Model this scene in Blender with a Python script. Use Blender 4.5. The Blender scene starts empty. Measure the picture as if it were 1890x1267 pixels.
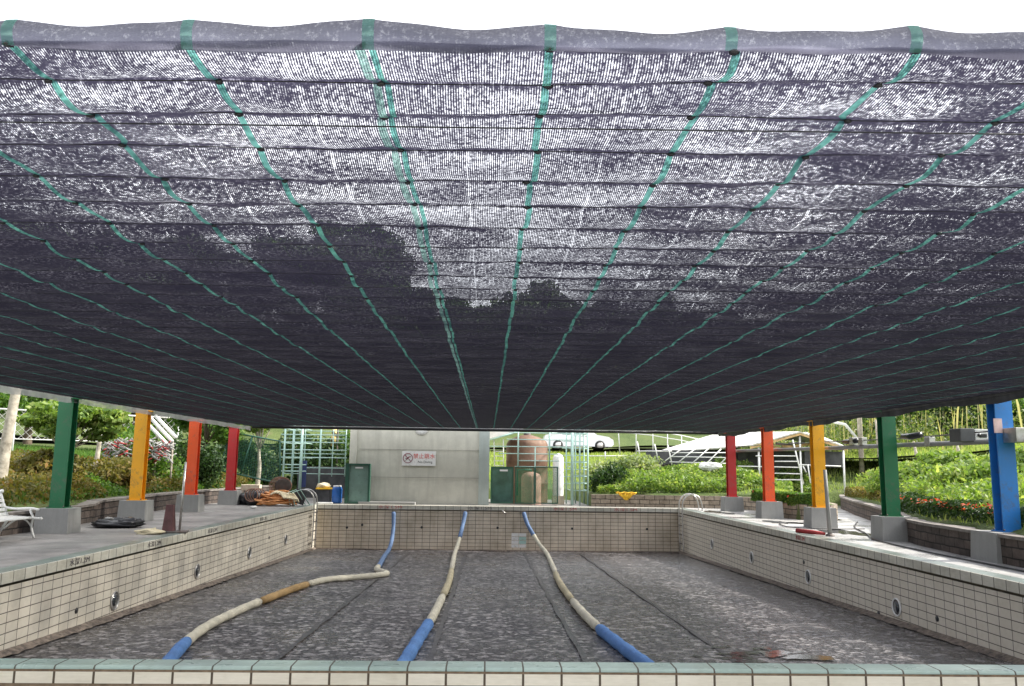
import bpy, bmesh, math, random
import numpy as np
from mathutils import Vector, Matrix
R_ = math.radians
S = bpy.context.scene
COL = S.collection

# ------------------------------------------------------------------ camera
W_, H_ = 1890.0, 1267.0
FPX, PITCH, ROLL, YAW = 1523.6, 0.1494, 0.0126, 0.0268
CAMZ = 1.3
cy, sy, cp, sp = math.cos(YAW), math.sin(YAW), math.cos(PITCH), math.sin(PITCH)
Fv = Vector((sy*cp, cy*cp, sp)); R0 = Vector((cy, -sy, 0)); U0 = R0.cross(Fv)
Rv = R0*math.cos(ROLL) + U0*math.sin(ROLL); Uv = -R0*math.sin(ROLL) + U0*math.cos(ROLL)
cd = bpy.data.cameras.new('camera'); cam = bpy.data.objects.new('camera', cd); COL.objects.link(cam)
M4 = Matrix((Rv, Uv, -Fv)).transposed().to_4x4(); M4.translation = Vector((0, 0, CAMZ)); cam.matrix_world = M4
cd.sensor_width = 36; cd.lens = FPX/W_*36; cd.clip_start = 0.05; cd.clip_end = 2000
S.camera = cam
def ray(x, y): return Rv*((x-W_/2)/FPX) - Uv*((y-H_/2)/FPX) + Fv
def at(x, y, Y):                       # point seen at pixel (x,y) at distance Y
    r = ray(x, y); return Vector((0, 0, CAMZ)) + r*(Y/r.y)

# ------------------------------------------------------------------ light
SUN_EL, SUN_AZ = R_(42), R_(88)       # azimuth clockwise from +Y
w = bpy.data.worlds.new('World'); S.world = w; w.use_nodes = True
nt = w.node_tree; bg = nt.nodes['Background']
sky = nt.nodes.new('ShaderNodeTexSky'); sky.sky_type = 'NISHITA'; sky.sun_disc = False
sky.sun_elevation = SUN_EL; sky.sun_rotation = SUN_AZ; sky.air_density = 1.0; sky.dust_density = 2.0
# white cloud cover over the blue
tc = nt.nodes.new('ShaderNodeTexCoord'); nz = nt.nodes.new('ShaderNodeTexNoise'); nz.inputs['Scale'].default_value = 2.2; nz.inputs['Detail'].default_value = 6
rp = nt.nodes.new('ShaderNodeValToRGB'); rp.color_ramp.elements[0].position = .30; rp.color_ramp.elements[0].color = (.72, .72, .72, 1); rp.color_ramp.elements[1].position = .62
mx = nt.nodes.new('ShaderNodeMixRGB'); mx.inputs[2].default_value = (12.0, 12.2, 12.8, 1)
nt.links.new(tc.outputs['Generated'], nz.inputs['Vector']); nt.links.new(nz.outputs['Fac'], rp.inputs['Fac'])
nt.links.new(rp.outputs['Color'], mx.inputs[0]); nt.links.new(sky.outputs['Color'], mx.inputs[1]); nt.links.new(mx.outputs['Color'], bg.inputs['Color'])
bg.inputs['Strength'].default_value = 0.10
sd = bpy.data.lights.new('sun', 'SUN'); sd.energy = 4.8; sd.angle = R_(4); sd.color = (1, .95, .86)
so = bpy.data.objects.new('sun', sd); COL.objects.link(so)
sdir = Vector((math.sin(SUN_AZ)*math.cos(SUN_EL), math.cos(SUN_AZ)*math.cos(SUN_EL), math.sin(SUN_EL)))
so.rotation_euler = sdir.to_track_quat('Z', 'Y').to_euler(); so.location = sdir*60
S.view_settings.view_transform = 'Standard'; S.view_settings.look = 'None'; S.view_settings.gamma = 1; S.view_settings.exposure = 0.88

# ------------------------------------------------------------------ helpers
class MB:
    def __init__(s): s.v = []; s.f = []; s.uv = []; s.smooth = []
    def quad(s, a, b, c, d, uv=None, sm=False):
        i = len(s.v); s.v += [tuple(a), tuple(b), tuple(c), tuple(d)]; s.f.append((i, i+1, i+2, i+3)); s.uv.append(uv or ((0, 0), (1, 0), (1, 1), (0, 1))); s.smooth.append(sm)
    def face(s, pts, sm=False):
        i = len(s.v); s.v += [tuple(p) for p in pts]; s.f.append(tuple(range(i, i+len(pts)))); s.uv.append([(0, 0)]*len(pts)); s.smooth.append(sm)
    def mesh(s, V, F, sm=False):
        i = len(s.v); s.v += [tuple(p) for p in V]
        for f in F: s.f.append(tuple(i+k for k in f)); s.uv.append([(0, 0)]*len(f)); s.smooth.append(sm)
    def box(s, c, d, rz=0, bev=0.0, rot=None):
        hx, hy, hz = d[0]/2, d[1]/2, d[2]/2; m = rot if rot is not None else Matrix.Rotation(rz, 3, 'Z'); c = Vector(c)
        if bev <= 0:
            V = [c + m @ Vector((x*hx, y*hy, z*hz)) for z in (-1, 1) for y in (-1, 1) for x in (-1, 1)]
            s.mesh(V, [(0, 2, 3, 1), (4, 5, 7, 6), (0, 1, 5, 4), (2, 6, 7, 3), (0, 4, 6, 2), (1, 3, 7, 5)])
        else:
            b = min(bev, hx*.9, hy*.9, hz*.9)
            bm = bmesh.new(); bmesh.ops.create_cube(bm, size=1)
            for v in bm.verts: v.co = Vector((v.co.x*2*hx, v.co.y*2*hy, v.co.z*2*hz))
            bmesh.ops.bevel(bm, geom=bm.edges[:], offset=b, segments=2, affect='EDGES', profile=.5)
            bm.verts.index_update()
            s.mesh([c + m @ v.co for v in bm.verts], [[v.index for v in f.verts] for f in bm.faces]); bm.free()
    def frust(s, c, d0, d1, h, rz=0):       # tapered block, base centre c
        m = Matrix.Rotation(rz, 3, 'Z'); c = Vector(c)
        V = [c + m @ Vector((x*d0[0]/2, y*d0[1]/2, 0)) for y in (-1, 1) for x in (-1, 1)] + [c + m @ Vector((x*d1[0]/2, y*d1[1]/2, h)) for y in (-1, 1) for x in (-1, 1)]
        s.mesh(V, [(0, 2, 3, 1), (4, 5, 7, 6), (0, 1, 5, 4), (2, 6, 7, 3), (0, 4, 6, 2), (1, 3, 7, 5)])
    def tube(s, pts, r, n=8, caps=True, closed=False, sm=True):
        pts = [Vector(p) for p in pts]; rs = r if isinstance(r, (list, tuple)) else [r]*len(pts); N = len(pts); V = []; F = []
        up = None
        for i, p in enumerate(pts):
            if closed: t = (pts[(i+1) % N]-pts[i-1])
            else: t = pts[min(i+1, N-1)]-pts[max(i-1, 0)]
            if t.length < 1e-9: t = Vector((0, 0, 1))
            t.normalize()
            if up is None: up = Vector((0, 0, 1)) if abs(t.z) < .9 else Vector((1, 0, 0))
            a = t.cross(up)
            if a.length < 1e-4: a = t.cross(Vector((1, .3, 0)))
            a.normalize(); b = a.cross(t); up = b
            for k in range(n):
                th = 2*math.pi*k/n; V.append(p + (a*math.cos(th)+b*math.sin(th))*rs[i])
        for i in range(N if closed else N-1):
            j = (i+1) % N
            for k in range(n): F.append((i*n+k, i*n+(k+1) % n, j*n+(k+1) % n, j*n+k))
        if caps and not closed: F.append(tuple(range(n-1, -1, -1))); F.append(tuple((N-1)*n+k for k in range(n)))
        s.mesh(V, F, sm)
    def lathe(s, c, prof, n=24, sm=True):   # prof [(r,z)]
        c = Vector(c); V = []; F = []
        for r, z in prof:
            for k in range(n):
                a = 2*math.pi*k/n; V.append(c+Vector((r*math.cos(a), r*math.sin(a), z)))
        for i in range(len(prof)-1):
            for k in range(n): F.append((i*n+k, i*n+(k+1) % n, (i+1)*n+(k+1) % n, (i+1)*n+k))
        s.mesh(V, F, sm)
    def blob(s, c, d, rng, amp=.18, n=14, m=9, f=3.0):
        V = []; F = []; c = Vector(c); ph = [rng.uniform(0, 6.28) for _ in range(6)]
        for i in range(m+1):
            t = math.pi*i/m
            for k in range(n):
                a = 2*math.pi*k/n; x, y, z = math.sin(t)*math.cos(a), math.sin(t)*math.sin(a), math.cos(t)
                q = 1+amp*(math.sin(f*x+ph[0])*math.cos(f*y+ph[1])+.6*math.sin(2.3*f*z+ph[2]+3*x)+.5*math.sin(2.7*f*y+ph[3]+2*z))
                V.append(c+Vector((x*d[0]*q, y*d[1]*q, z*d[2]*(q if z > 0 else 1))))
        for i in range(m):
            for k in range(n): F.append((i*n+k, (i+1)*n+k, (i+1)*n+(k+1) % n, i*n+(k+1) % n))
        s.mesh(V, F, True)
    def build(s, name, mat, parent=None, label=None, cat=None, group=None, kind=None):
        me = bpy.data.meshes.new(name); o0 = Vector(parent.location) if parent is not None and parent.type == 'EMPTY' and parent.parent is None else (world_loc(parent) if parent is not None else Vector((0, 0, 0)))
        vs = [(v[0]-o0.x, v[1]-o0.y, v[2]-o0.z) for v in s.v]
        me.from_pydata(vs, [], s.f); me.update()
        uvl = me.uv_layers.new(name='UVMap'); fl = [c for u in s.uv for p in u for c in p]
        uvl.data.foreach_set('uv', fl); me.polygons.foreach_set('use_smooth', s.smooth)
        me.materials.append(mat)
        o = bpy.data.objects.new(name, me); COL.objects.link(o)
        if parent is not None: o.parent = parent
        return tag(o, label, cat, group, kind)
def world_loc(o):
    v = Vector((0, 0, 0))
    while o is not None: v += Vector(o.location); o = o.parent
    return v
def tag(o, label=None, cat=None, group=None, kind=None):
    if label: o['label'] = label
    if cat: o['category'] = cat
    if group: o['group'] = group
    if kind: o['kind'] = kind
    return o
def thing(name, loc, label, cat, group=None):
    e = bpy.data.objects.new(name, None); COL.objects.link(e); e.location = loc; e.empty_display_size = .2
    return tag(e, label, cat, group)
def np_mesh(name, V, F, mat, parent=None, smooth=False, uv=None):
    me = bpy.data.meshes.new(name); V = np.asarray(V, np.float32); F = np.asarray(F, np.int32)
    if parent is not None: V = V - np.array(world_loc(parent), np.float32)
    k = F.shape[1]; me.vertices.add(len(V)); me.vertices.foreach_set('co', V.ravel()); me.loops.add(F.size); me.loops.foreach_set('vertex_index', F.ravel())
    me.polygons.add(len(F)); me.polygons.foreach_set('loop_start', np.arange(0, F.size, k, dtype=np.int32)); me.polygons.foreach_set('loop_total', np.full(len(F), k, np.int32))
    me.update(calc_edges=True)
    if uv is not None:
        u = me.uv_layers.new(name='UVMap'); u.data.foreach_set('uv', np.asarray(uv, np.float32)[F.ravel()].ravel())
    if smooth: me.polygons.foreach_set('use_smooth', np.ones(len(F), bool))
    me.materials.append(mat); o = bpy.data.objects.new(name, me); COL.objects.link(o)
    if parent is not None: o.parent = parent
    return o

# ------------------------------------------------------------------ materials
class NT:
    def __init__(s, name):
        s.m = bpy.data.materials.new(name); s.m.use_nodes = True; s.t = s.m.node_tree; s.p = s.t.nodes['Principled BSDF']; s.o = s.t.nodes['Material Output']
    def n(s, ty, **k):
        x = s.t.nodes.new(ty)
        for a, b in k.items(): setattr(x, a, b)
        return x
    def l(s, a, b): s.t.links.new(a, b)
    def val(s, inp, v):
        if hasattr(v, 'is_linked') or hasattr(v, 'links'): s.l(v, inp)
        else: inp.default_value = v
    def math(s, op, a, b=None, c=None, clamp=False):
        x = s.n('ShaderNodeMath', operation=op); x.use_clamp = clamp; s.val(x.inputs[0], a)
        if b is not None: s.val(x.inputs[1], b)
        if c is not None: s.val(x.inputs[2], c)
        return x.outputs[0]
    def coord(s, which='Object', scale=(1, 1, 1)):
        c = s.n('ShaderNodeTexCoord'); m = s.n('ShaderNodeMapping'); m.inputs['Scale'].default_value = scale; s.l(c.outputs[which], m.inputs[0]); return m.outputs[0]
    def noise(s, vec, scale=5, detail=4, rough=.55):
        x = s.n('ShaderNodeTexNoise'); s.l(vec, x.inputs['Vector']); x.inputs['Scale'].default_value = scale; x.inputs['Detail'].default_value = detail; x.inputs['Roughness'].default_value = rough; return x.outputs['Fac']
    def ramp(s, fac, stops):
        x = s.n('ShaderNodeValToRGB'); s.l(fac, x.inputs[0]); e = x.color_ramp.elements
        while len(e) < len(stops): e.new(.5)
        for i, (p, c) in enumerate(stops):
            e[i].position = p; e[i].color = (c, c, c, 1) if isinstance(c, (int, float)) else (*c, 1)
        return x.outputs['Color']
    def mix(s, f, a, b, mode='MIX'):
        x = s.n('ShaderNodeMixRGB', blend_type=mode); s.val(x.inputs[0], f)
        for i, q in ((1, a), (2, b)):
            if hasattr(q, 'links'): s.l(q, x.inputs[i])
            else: x.inputs[i].default_value = (*q, 1) if len(q) == 3 else q
        return x.outputs[0]
    def bump(s, h, st=.3, d=.01, nrm=None):
        x = s.n('ShaderNodeBump'); x.inputs['Strength'].default_value = st; x.inputs['Distance'].default_value = d; s.l(h, x.inputs['Height'])
        if nrm is not None: s.l(nrm, x.inputs['Normal'])
        return x.outputs[0]
    def sub(s, c=None, rough=None, metal=None, normal=None, spec=None):
        if c is not None: s.val(s.p.inputs['Base Color'], c if hasattr(c, 'links') else (*c, 1))
        if rough is not None: s.val(s.p.inputs['Roughness'], rough)
        if metal is not None: s.p.inputs['Metallic'].default_value = metal
        if spec is not None: s.val(s.p.inputs['Specular IOR Level'], spec)
        if normal is not None: s.l(normal, s.p.inputs['Normal'])
        return s.m
def pm(name, col, rough=.6, var=.2, scale=6, bump=.15, bs=60, metal=0, col2=None, dirt=None, dirtamt=.5, spec=.5):
    t = NT(name); v = t.coord('Object'); a = tuple(c*(1-var) for c in col); b = col2 or tuple(min(1, c*(1+var)) for c in col)
    c = t.mix(t.ramp(t.noise(v, scale, 6), [(.3, 0), (.7, 1)]), a, b)
    if dirt: c = t.mix(t.math('MULTIPLY', t.ramp(t.noise(v, scale*.6+1.3, 8, .7), [(.48, 0), (.68, 1)]), dirtamt), c, dirt)
    r = t.math('MULTIPLY_ADD', t.noise(v, scale*3, 3), .25, rough-.12)
    return t.sub(c, r, metal, t.bump(t.noise(v, bs, 4), bump, .005) if bump else None, spec)
def leafmat(name, c1, c2, c3=None, tr=.45, rough=.5):
    t = NT(name); g = t.n('ShaderNodeNewGeometry'); v = t.coord('Object')
    f = t.math('ADD', t.math('MULTIPLY', g.outputs['Random Per Island'], .6), t.math('MULTIPLY', t.ramp(t.noise(v, 1.6, 3), [(.3, 0), (.7, 1)]), .4))
    st = [(.15, c1), (.6, c2)] + ([(.93, c3)] if c3 else [])
    c = t.ramp(f, st); t.sub(c, rough, spec=.35)
    tl = t.n('ShaderNodeBsdfTranslucent'); t.l(t.mix(1.0, c, (1.3, 1.35, .55), 'MULTIPLY'), tl.inputs[0])
    ms = t.n('ShaderNodeMixShader'); ms.inputs[0].default_value = tr; t.l(t.p.outputs[0], ms.inputs[1]); t.l(tl.outputs[0], ms.inputs[2]); t.l(ms.outputs[0], t.o.inputs[0]); return t.m
def tilemat(name, bw, bh, c1, c2, grout, mortar, offset=0, stain=(.30, .27, .2), rough=.3, stainamt=.5, bump=.5):
    t = NT(name); uv = t.coord('UV'); b = t.n('ShaderNodeTexBrick', offset=offset, squash=1); t.l(uv, b.inputs['Vector'])
    b.inputs['Scale'].default_value = 1; b.inputs['Brick Width'].default_value = bw; b.inputs['Row Height'].default_value = bh; b.inputs['Mortar Size'].default_value = mortar; b.inputs['Mortar Smooth'].default_value = .1; b.inputs['Bias'].default_value = 0
    b.inputs['Color1'].default_value = (*c1, 1); b.inputs['Color2'].default_value = (*c2, 1); b.inputs['Mortar'].default_value = (*grout, 1)
    c = t.mix(t.math('MULTIPLY', t.ramp(t.noise(uv, .9, 8, .65), [(.42, 0), (.7, 1)]), stainamt), b.outputs['Color'], stain, 'MULTIPLY')
    st = t.coord('UV', (5, .6, 1)); c = t.mix(t.math('MULTIPLY', t.ramp(t.noise(st, 1.6, 5), [(.5, 0), (.75, 1)]), stainamt*.8), c, (.62, .58, .5), 'MULTIPLY')
    c = t.mix(t.math('MULTIPLY', t.ramp(t.noise(uv, 14, 5), [(.4, 0), (.7, 1)]), .25), c, (.7, .68, .62), 'MULTIPLY')
    h = t.math('SUBTRACT', 1, b.outputs['Fac']); n1 = t.bump(h, bump, .004); n2 = t.bump(t.noise(uv, 3.5, 2), .08, .02, n1)
    r = t.math('MULTIPLY_ADD', b.outputs['Fac'], .5, t.math('MULTIPLY_ADD', t.noise(uv, 4, 4), .3, rough-.1))
    return t.sub(c, r, normal=n2)
rng = random.Random(7); nr = np.random.default_rng(11)

M = {}
M['tile'] = tilemat('wall_tile', .252, .121, (.68, .59, .47), (.62, .54, .43), (.06, .048, .040), .0062)
M['tile_fine'] = tilemat('wall_tile_side', .252, .121, (.66, .61, .52), (.62, .57, .48), (.10, .085, .07), .0058, stainamt=.12)
M['rim'] = tilemat('rim_tile', .252, .6, (.62, .6, .52), (.56, .55, .48), (.12, .11, .09), .007)
M['cream'] = tilemat('cream_tile', .252, .6, (.84, .77, .64), (.76, .70, .57), (.10, .075, .05), .008, stainamt=.22)
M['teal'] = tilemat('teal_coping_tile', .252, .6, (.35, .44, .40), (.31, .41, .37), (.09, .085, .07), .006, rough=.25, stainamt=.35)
M['teal_dark'] = tilemat('shaded_coping_tile', .252, .6, (.20, .24, .22), (.17, .21, .19), (.07, .065, .06), .006, rough=.3, stainamt=.6)  # darker copy of the teal tile, shade under the net painted in
M['mortar'] = pm('brown_mortar', (.20, .14, .09), .9, .35, 20, .8, 45)
M['groove'] = pm('groove', (.10, .085, .06), .8, .4, 6, .3)
def floormat():
    t = NT('pebble_floor'); v = t.coord('Object')
    vo = t.n('ShaderNodeTexVoronoi'); t.l(v, vo.inputs['Vector']); vo.inputs['Scale'].default_value = 13; vo.inputs['Randomness'].default_value = 1
    sep = t.n('ShaderNodeSeparateColor'); t.l(vo.outputs['Color'], sep.inputs[0])
    c = t.ramp(sep.outputs[0], [(0, (.006, .006, .008)), (.45, (.016, .016, .020)), (.72, (.062, .059, .064)), (.91, (.38, .36, .36))])
    vo2 = t.n('ShaderNodeTexVoronoi'); t.l(v, vo2.inputs['Vector']); vo2.inputs['Scale'].default_value = 34; sep2 = t.n('ShaderNodeSeparateColor'); t.l(vo2.outputs['Color'], sep2.inputs[0])
    c = t.mix(.4, c, t.ramp(sep2.outputs[1], [(0, (.012, .012, .014)), (.55, (.028, .027, .031)), (.92, (.30, .28, .28))]))
    dirt = t.ramp(t.noise(v, .7, 8, .65), [(.4, 0), (.65, 1)]); c = t.mix(t.math('MULTIPLY', dirt, .3), c, (.05, .045, .042))
    sx = t.n('ShaderNodeSeparateXYZ'); t.l(v, sx.inputs[0]); wz = t.math('SUBTRACT', t.noise(v, .5, 5, .6), t.math('MULTIPLY', t.math('MULTIPLY_ADD', sx.outputs[0], .5, -.5, clamp=True), .22)); wet = t.ramp(wz, [(.30, 0), (.58, 1)])
    r = t.math('ADD', .10, t.math('MULTIPLY', wet, .26)); r = t.math('ADD', r, t.math('MULTIPLY', sep.outputs[1], .15))
    h = t.math('ADD', vo.outputs['Distance'], t.math('MULTIPLY', vo2.outputs['Distance'], .5)); nb = t.bump(h, .8, .022)
    nb = t.bump(t.noise(v, 5, 3), .25, .02, nb)
    return t.sub(c, r, normal=nb, spec=t.math('SUBTRACT', 1.0, t.math('MULTIPLY', wet, .7)))
M['floor'] = floormat()
M['lane'] = pm('dark_lane_line', (.042, .040, .044), .35, .5, 9, .9, 30, dirt=(.09, .083, .085), dirtamt=1.0)
M['gutter'] = pm('brown_base_gravel', (.16, .13, .105), .9, .5, 14, 1, 40, dirt=(.035, .03, .03), dirtamt=.9)
def deckmat(name, base, wetlo, rr):
    t = NT(name); v = t.coord('Object')
    c = t.mix(t.ramp(t.noise(v, 90, 4, .8), [(.3, 0), (.7, 1)]), tuple(x*.72 for x in base), tuple(x*1.22 for x in base))
    c = t.mix(t.math('MULTIPLY', t.ramp(t.noise(v, .8, 8, .65), [(.40, 0), (.58, 1)]), .7), c, tuple(x*.45 for x in base))
    c = t.mix(t.math('MULTIPLY', t.ramp(t.noise(v, 3.1, 8, .7), [(.55, 0), (.7, 1)]), .5), c, (.07, .065, .05))
    r = t.ramp(t.noise(v, .7, 5, .6), [(.42, wetlo), (.6, rr)])
    return t.sub(c, r, normal=t.bump(t.noise(v, 120, 5, .8), .5, .006))
M['deckL'] = deckmat('cement_deck', (.27, .255, .24), .45, .85)
M['deckR'] = deckmat('sunlit_cement_deck', (.52, .51, .49), .18, .6)  # paler copy of the deck cement, sunlight on the right side painted in
wt = NT('puddle_water'); M['water'] = wt.sub((.03, .028, .025), .14, spec=.9, normal=wt.bump(wt.noise(wt.coord('Object'), 30, 3), .25, .004))
def concmat(name, base, panel=False):
    t = NT(name); v = t.coord('Object')
    c = t.mix(t.ramp(t.noise(v, 1.4, 7, .6), [(.35, 0), (.65, 1)]), tuple(x*.86 for x in base), tuple(x*1.08 for x in base))
    c = t.mix(t.math('MULTIPLY', t.ramp(t.noise(t.coord('Object', (3.5, 3.5, .35)), 1.5, 6, .6), [(.48, 0), (.7, 1)]), .4), c, tuple(x*.62 for x in base))
    c = t.mix(t.math('MULTIPLY', t.ramp(t.noise(v, 45, 3), [(.45, 0), (.8, 1)]), .3), c, tuple(x*.6 for x in base))
    return t.sub(c, .75, normal=t.bump(t.noise(v, 70, 5, .7), .35, .006))
M['conc'] = concmat('concrete', (.30, .30, .29)); M['wallconc'] = concmat('fair_faced_concrete', (.56, .55, .47)); M['conc_tint'] = concmat('tinted_concrete', (.40, .45, .42))
def stonemat(name, c1, c2, mort, bw=.34, bh=.14):
    t = NT(name); uv = t.coord('UV'); d = t.n('ShaderNodeTexNoise'); t.l(uv, d.inputs['Vector']); d.inputs['Scale'].default_value = 3
    wv = t.n('ShaderNodeVectorMath', operation='MULTIPLY_ADD'); t.l(d.outputs['Color'], wv.inputs[0]); wv.inputs[1].default_value = (.07, .04, 0); t.l(uv, wv.inputs[2])
    b = t.n('ShaderNodeTexBrick', offset=.5); t.l(wv.outputs[0], b.inputs['Vector']); b.inputs['Scale'].default_value = 1; b.inputs['Brick Width'].default_value = bw; b.inputs['Row Height'].default_value = bh; b.inputs['Mortar Size'].default_value = .012; b.inputs['Mortar Smooth'].default_value = .4
    b.inputs['Color1'].default_value = (*c1, 1); b.inputs['Color2'].default_value = (*c2, 1); b.inputs['Mortar'].default_value = (*mort, 1)
    c = t.mix(t.math('MULTIPLY', t.ramp(t.noise(uv, 5, 8, .7), [(.4, 0), (.65, 1)]), .65), b.outputs['Color'], (.3, .27, .24), 'MULTIPLY')
    h = t.math('ADD', t.math('SUBTRACT', 1, b.outputs['Fac']), t.math('MULTIPLY', t.noise(uv, 18, 6, .7), .6))
    return t.sub(c, .85, normal=t.bump(h, 1, .025))
M['stone'] = stonemat('stone_block', (.13, .10, .085), (.075, .06, .052), (.025, .02, .018))
M['stone_pale'] = stonemat('pale_stone_block', (.42, .35, .27), (.30, .25, .19), (.08, .07, .055))
M['cap'] = pm('stone_cap', (.20, .18, .165), .85, .3, 5, .5, 30, dirt=(.10, .09, .07))
def paint(name, col, dirt=(.12, .1, .08), rough=.42):
    t = NT(name); v = t.coord('Object')
    c = t.mix(t.ramp(t.noise(v, 3, 6), [(.3, 0), (.7, 1)]), tuple(x*.86 for x in col), col)
    c = t.mix(t.math('MULTIPLY', t.ramp(t.noise(v, 6, 9, .8), [(.52, 0), (.66, 1)]), .6), c, dirt)
    return t.sub(c, t.math('MULTIPLY_ADD', t.noise(v, 9, 4), .25, rough-.12), normal=t.bump(t.noise(v, 90, 3), .12, .002))
M['p_green'] = paint('green_paint', (.012, .15, .06)); M['p_yellow'] = paint('yellow_paint', (.92, .43, .008)); M['p_orange'] = paint('orange_paint', (.82, .10, .02))
M['p_red'] = paint('red_paint', (.50, .018, .022)); M['p_blue'] = paint('blue_paint', (.03, .22, .62))
M['white'] = paint('white_paint', (.78, .78, .76), (.3, .27, .22)); M['seafoam'] = paint('pale_green_pipe', (.42, .62, .56), (.25, .22, .16))
M['steel'] = pm('steel', (.55, .54, .52), .35, .2, 8, .1, 40, metal=.8, dirt=(.2, .13, .08)); M['dsteel'] = pm('dark_steel', (.10, .09, .085), .6, .3, 8, .2, 50, dirt=(.14, .07, .04))
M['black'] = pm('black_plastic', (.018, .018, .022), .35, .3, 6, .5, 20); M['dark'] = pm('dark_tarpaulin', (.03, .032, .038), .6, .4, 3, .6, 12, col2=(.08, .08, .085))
M['blue_p'] = pm('blue_plastic', (.02, .12, .42), .4, .2, 5); M['red_p'] = pm('red_plastic', (.35, .03, .03), .5, .3, 6); M['wood'] = pm('pale_board', (.55, .47, .36), .7, .2, 7)
M['rust'] = pm('rusty_tank', (.13, .062, .038), .7, .3, 3, .5, 30, col2=(.23, .14, .09), dirt=(.14, .06, .035), dirtamt=.7); M['pink'] = pm('faded_red_tank', (.36, .21, .16), .65, .15, 4, .3)
M['gpanel'] = pm('green_panel', (.05, .20, .13), .4, .3, 4, .2, col2=(.10, .26, .17)); M['dgreen'] = pm('dark_green_frame', (.02, .085, .055), .45, .2, 6)
M['yfoam'] = pm('yellow_net_cloth', (.80, .48, .03), .8, .2, 10, .8, 60); M['trunk'] = pm('pale_bark', (.40, .36, .29), .9, .3, 8, .9, 40, dirt=(.12, .10, .07), dirtamt=.8)
M['dtrunk'] = pm('dark_bark', (.12, .09, .065), .9, .3, 8, .9, 40)
M['asphalt'] = pm('asphalt', (.16, .16, .16), .85, .2, 2, .4, 80, dirt=(.28, .26, .22))
M['rooft'] = pm('white_sheet_roof', (.60, .60, .57), .6, .2, 5, .9, 9, dirt=(.30, .24, .17), dirtamt=.8); M['ochre'] = pm('ochre_board', (.55, .36, .16), .7, .3, 5)
M['orange_h'] = pm('orange_hose', (.62, .22, .05), .5, .3, 9, .1, col2=(.75, .36, .14)); M['brown_h'] = pm('brown_hose', (.25, .14, .10), .6, .3, 9)
M['cream_c'] = pm('cream_cloth', (.66, .58, .40), .9, .2, 9, .6, 30)
def fabric(name, col, rough=.75):
    t = NT(name); v = t.coord('Object')
    c = t.mix(t.ramp(t.noise(v, 4, 7, .7), [(.35, 0), (.7, 1)]), tuple(x*.7 for x in col), col); c = t.mix(t.math('MULTIPLY', t.ramp(t.noise(v, 13, 7, .7), [(.52, 0), (.7, 1)]), .5), c, tuple(x*.45+.02 for x in col))
    return t.sub(c, rough, normal=t.bump(t.noise(v, 26, 6, .75), 1.0, .02))
M['r_blue'] = fabric('blue_float', (.09, .22, .50)); M['r_dblue'] = fabric('dull_blue_float', (.12, .20, .36)); M['r_white'] = fabric('cream_float', (.62, .58, .46)); M['r_yellow'] = fabric('ochre_float', (.50, .44, .29)); M['r_tan'] = fabric('tan_float', (.42, .27, .11))
M['soil'] = pm('earth_and_moss', (.07, .085, .03), .95, .4, 2.2, 1, 18, col2=(.13, .13, .06))
M['L_bright'] = leafmat('leaf_bright', (.08, .15, .03), (.21, .31, .075), (.44, .47, .2)); M['L_mid'] = leafmat('leaf_mid', (.045, .11, .02), (.10, .20, .035), (.20, .28, .06))
M['L_dark'] = leafmat('leaf_dark', (.018, .045, .014), (.04, .085, .022), (.08, .13, .035), tr=.3); M['L_olive'] = leafmat('leaf_olive', (.10, .10, .03), (.19, .17, .05), (.30, .17, .06))
M['L_lime'] = leafmat('grass_lime', (.17, .25, .06), (.32, .40, .11), (.5, .52, .24)); M['L_red'] = leafmat('petal_red', (.50, .05, .03), (.62, .10, .05), None, .3); M['L_dry'] = leafmat('dry_blade', (.30, .27, .14), (.42, .38, .22), (.5, .46, .3))
M['L_ug'] = leafmat('mixed_undergrowth', (.03, .06, .015), (.13, .18, .05), (.34, .33, .16)); M['L_frang'] = leafmat('leaf_pale', (.16, .22, .10), (.28, .34, .18), (.55, .55, .42))
M['glass'] = NT('dark_glass').sub((.02, .025, .03), .06, spec=.8)
M['tyre'] = pm('tyre', (.02, .02, .02), .8, .2, 8); M['carw'] = NT('car_paint').sub((.82, .82, .82), .22, spec=.6)

# ------------------------------------------------------------------ terrain
XL, XR, YN, YF = -5.68, 6.45, 5.84, 28.2
def zf(Y): return -(0.86 + 0.60*(Y-YN)/(YF-YN))
LW = [(-8.55, 2), (-8.5, 15), (-8.55, 17.5), (-8.85, 20.5), (-9.15, 24.5), (-9.1, 28), (-8.9, 31), (-8.8, 34.6)]
RA = [(3.6, 29.0), (8.3, 28.7), (8.75, 28.3), (8.85, 27.2), (8.55, 25.2), (8.25, 23.6), (8.4, 22.5), (9.0, 22.05), (9.6, 22.5), (9.95, 24), (10.4, 26.5), (11.0, 29), (12, 32)]
RB = [(13.6, 32), (12.5, 29.4), (11.9, 27.5), (11.2, 25.4), (10.5, 23), (9.4, 19.5), (8.35, 16.9), (7.8, 15.2), (7.6, 13.1), (7.5, 11.4), (7.4, 2)]
DECK = [(-8.55, 2)] + LW[1:] + [(3.6, 34.6), (3.6, 29.0)] + RA[1:] + RB + [(7.4, -6), (-8.55, -6)]
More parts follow.
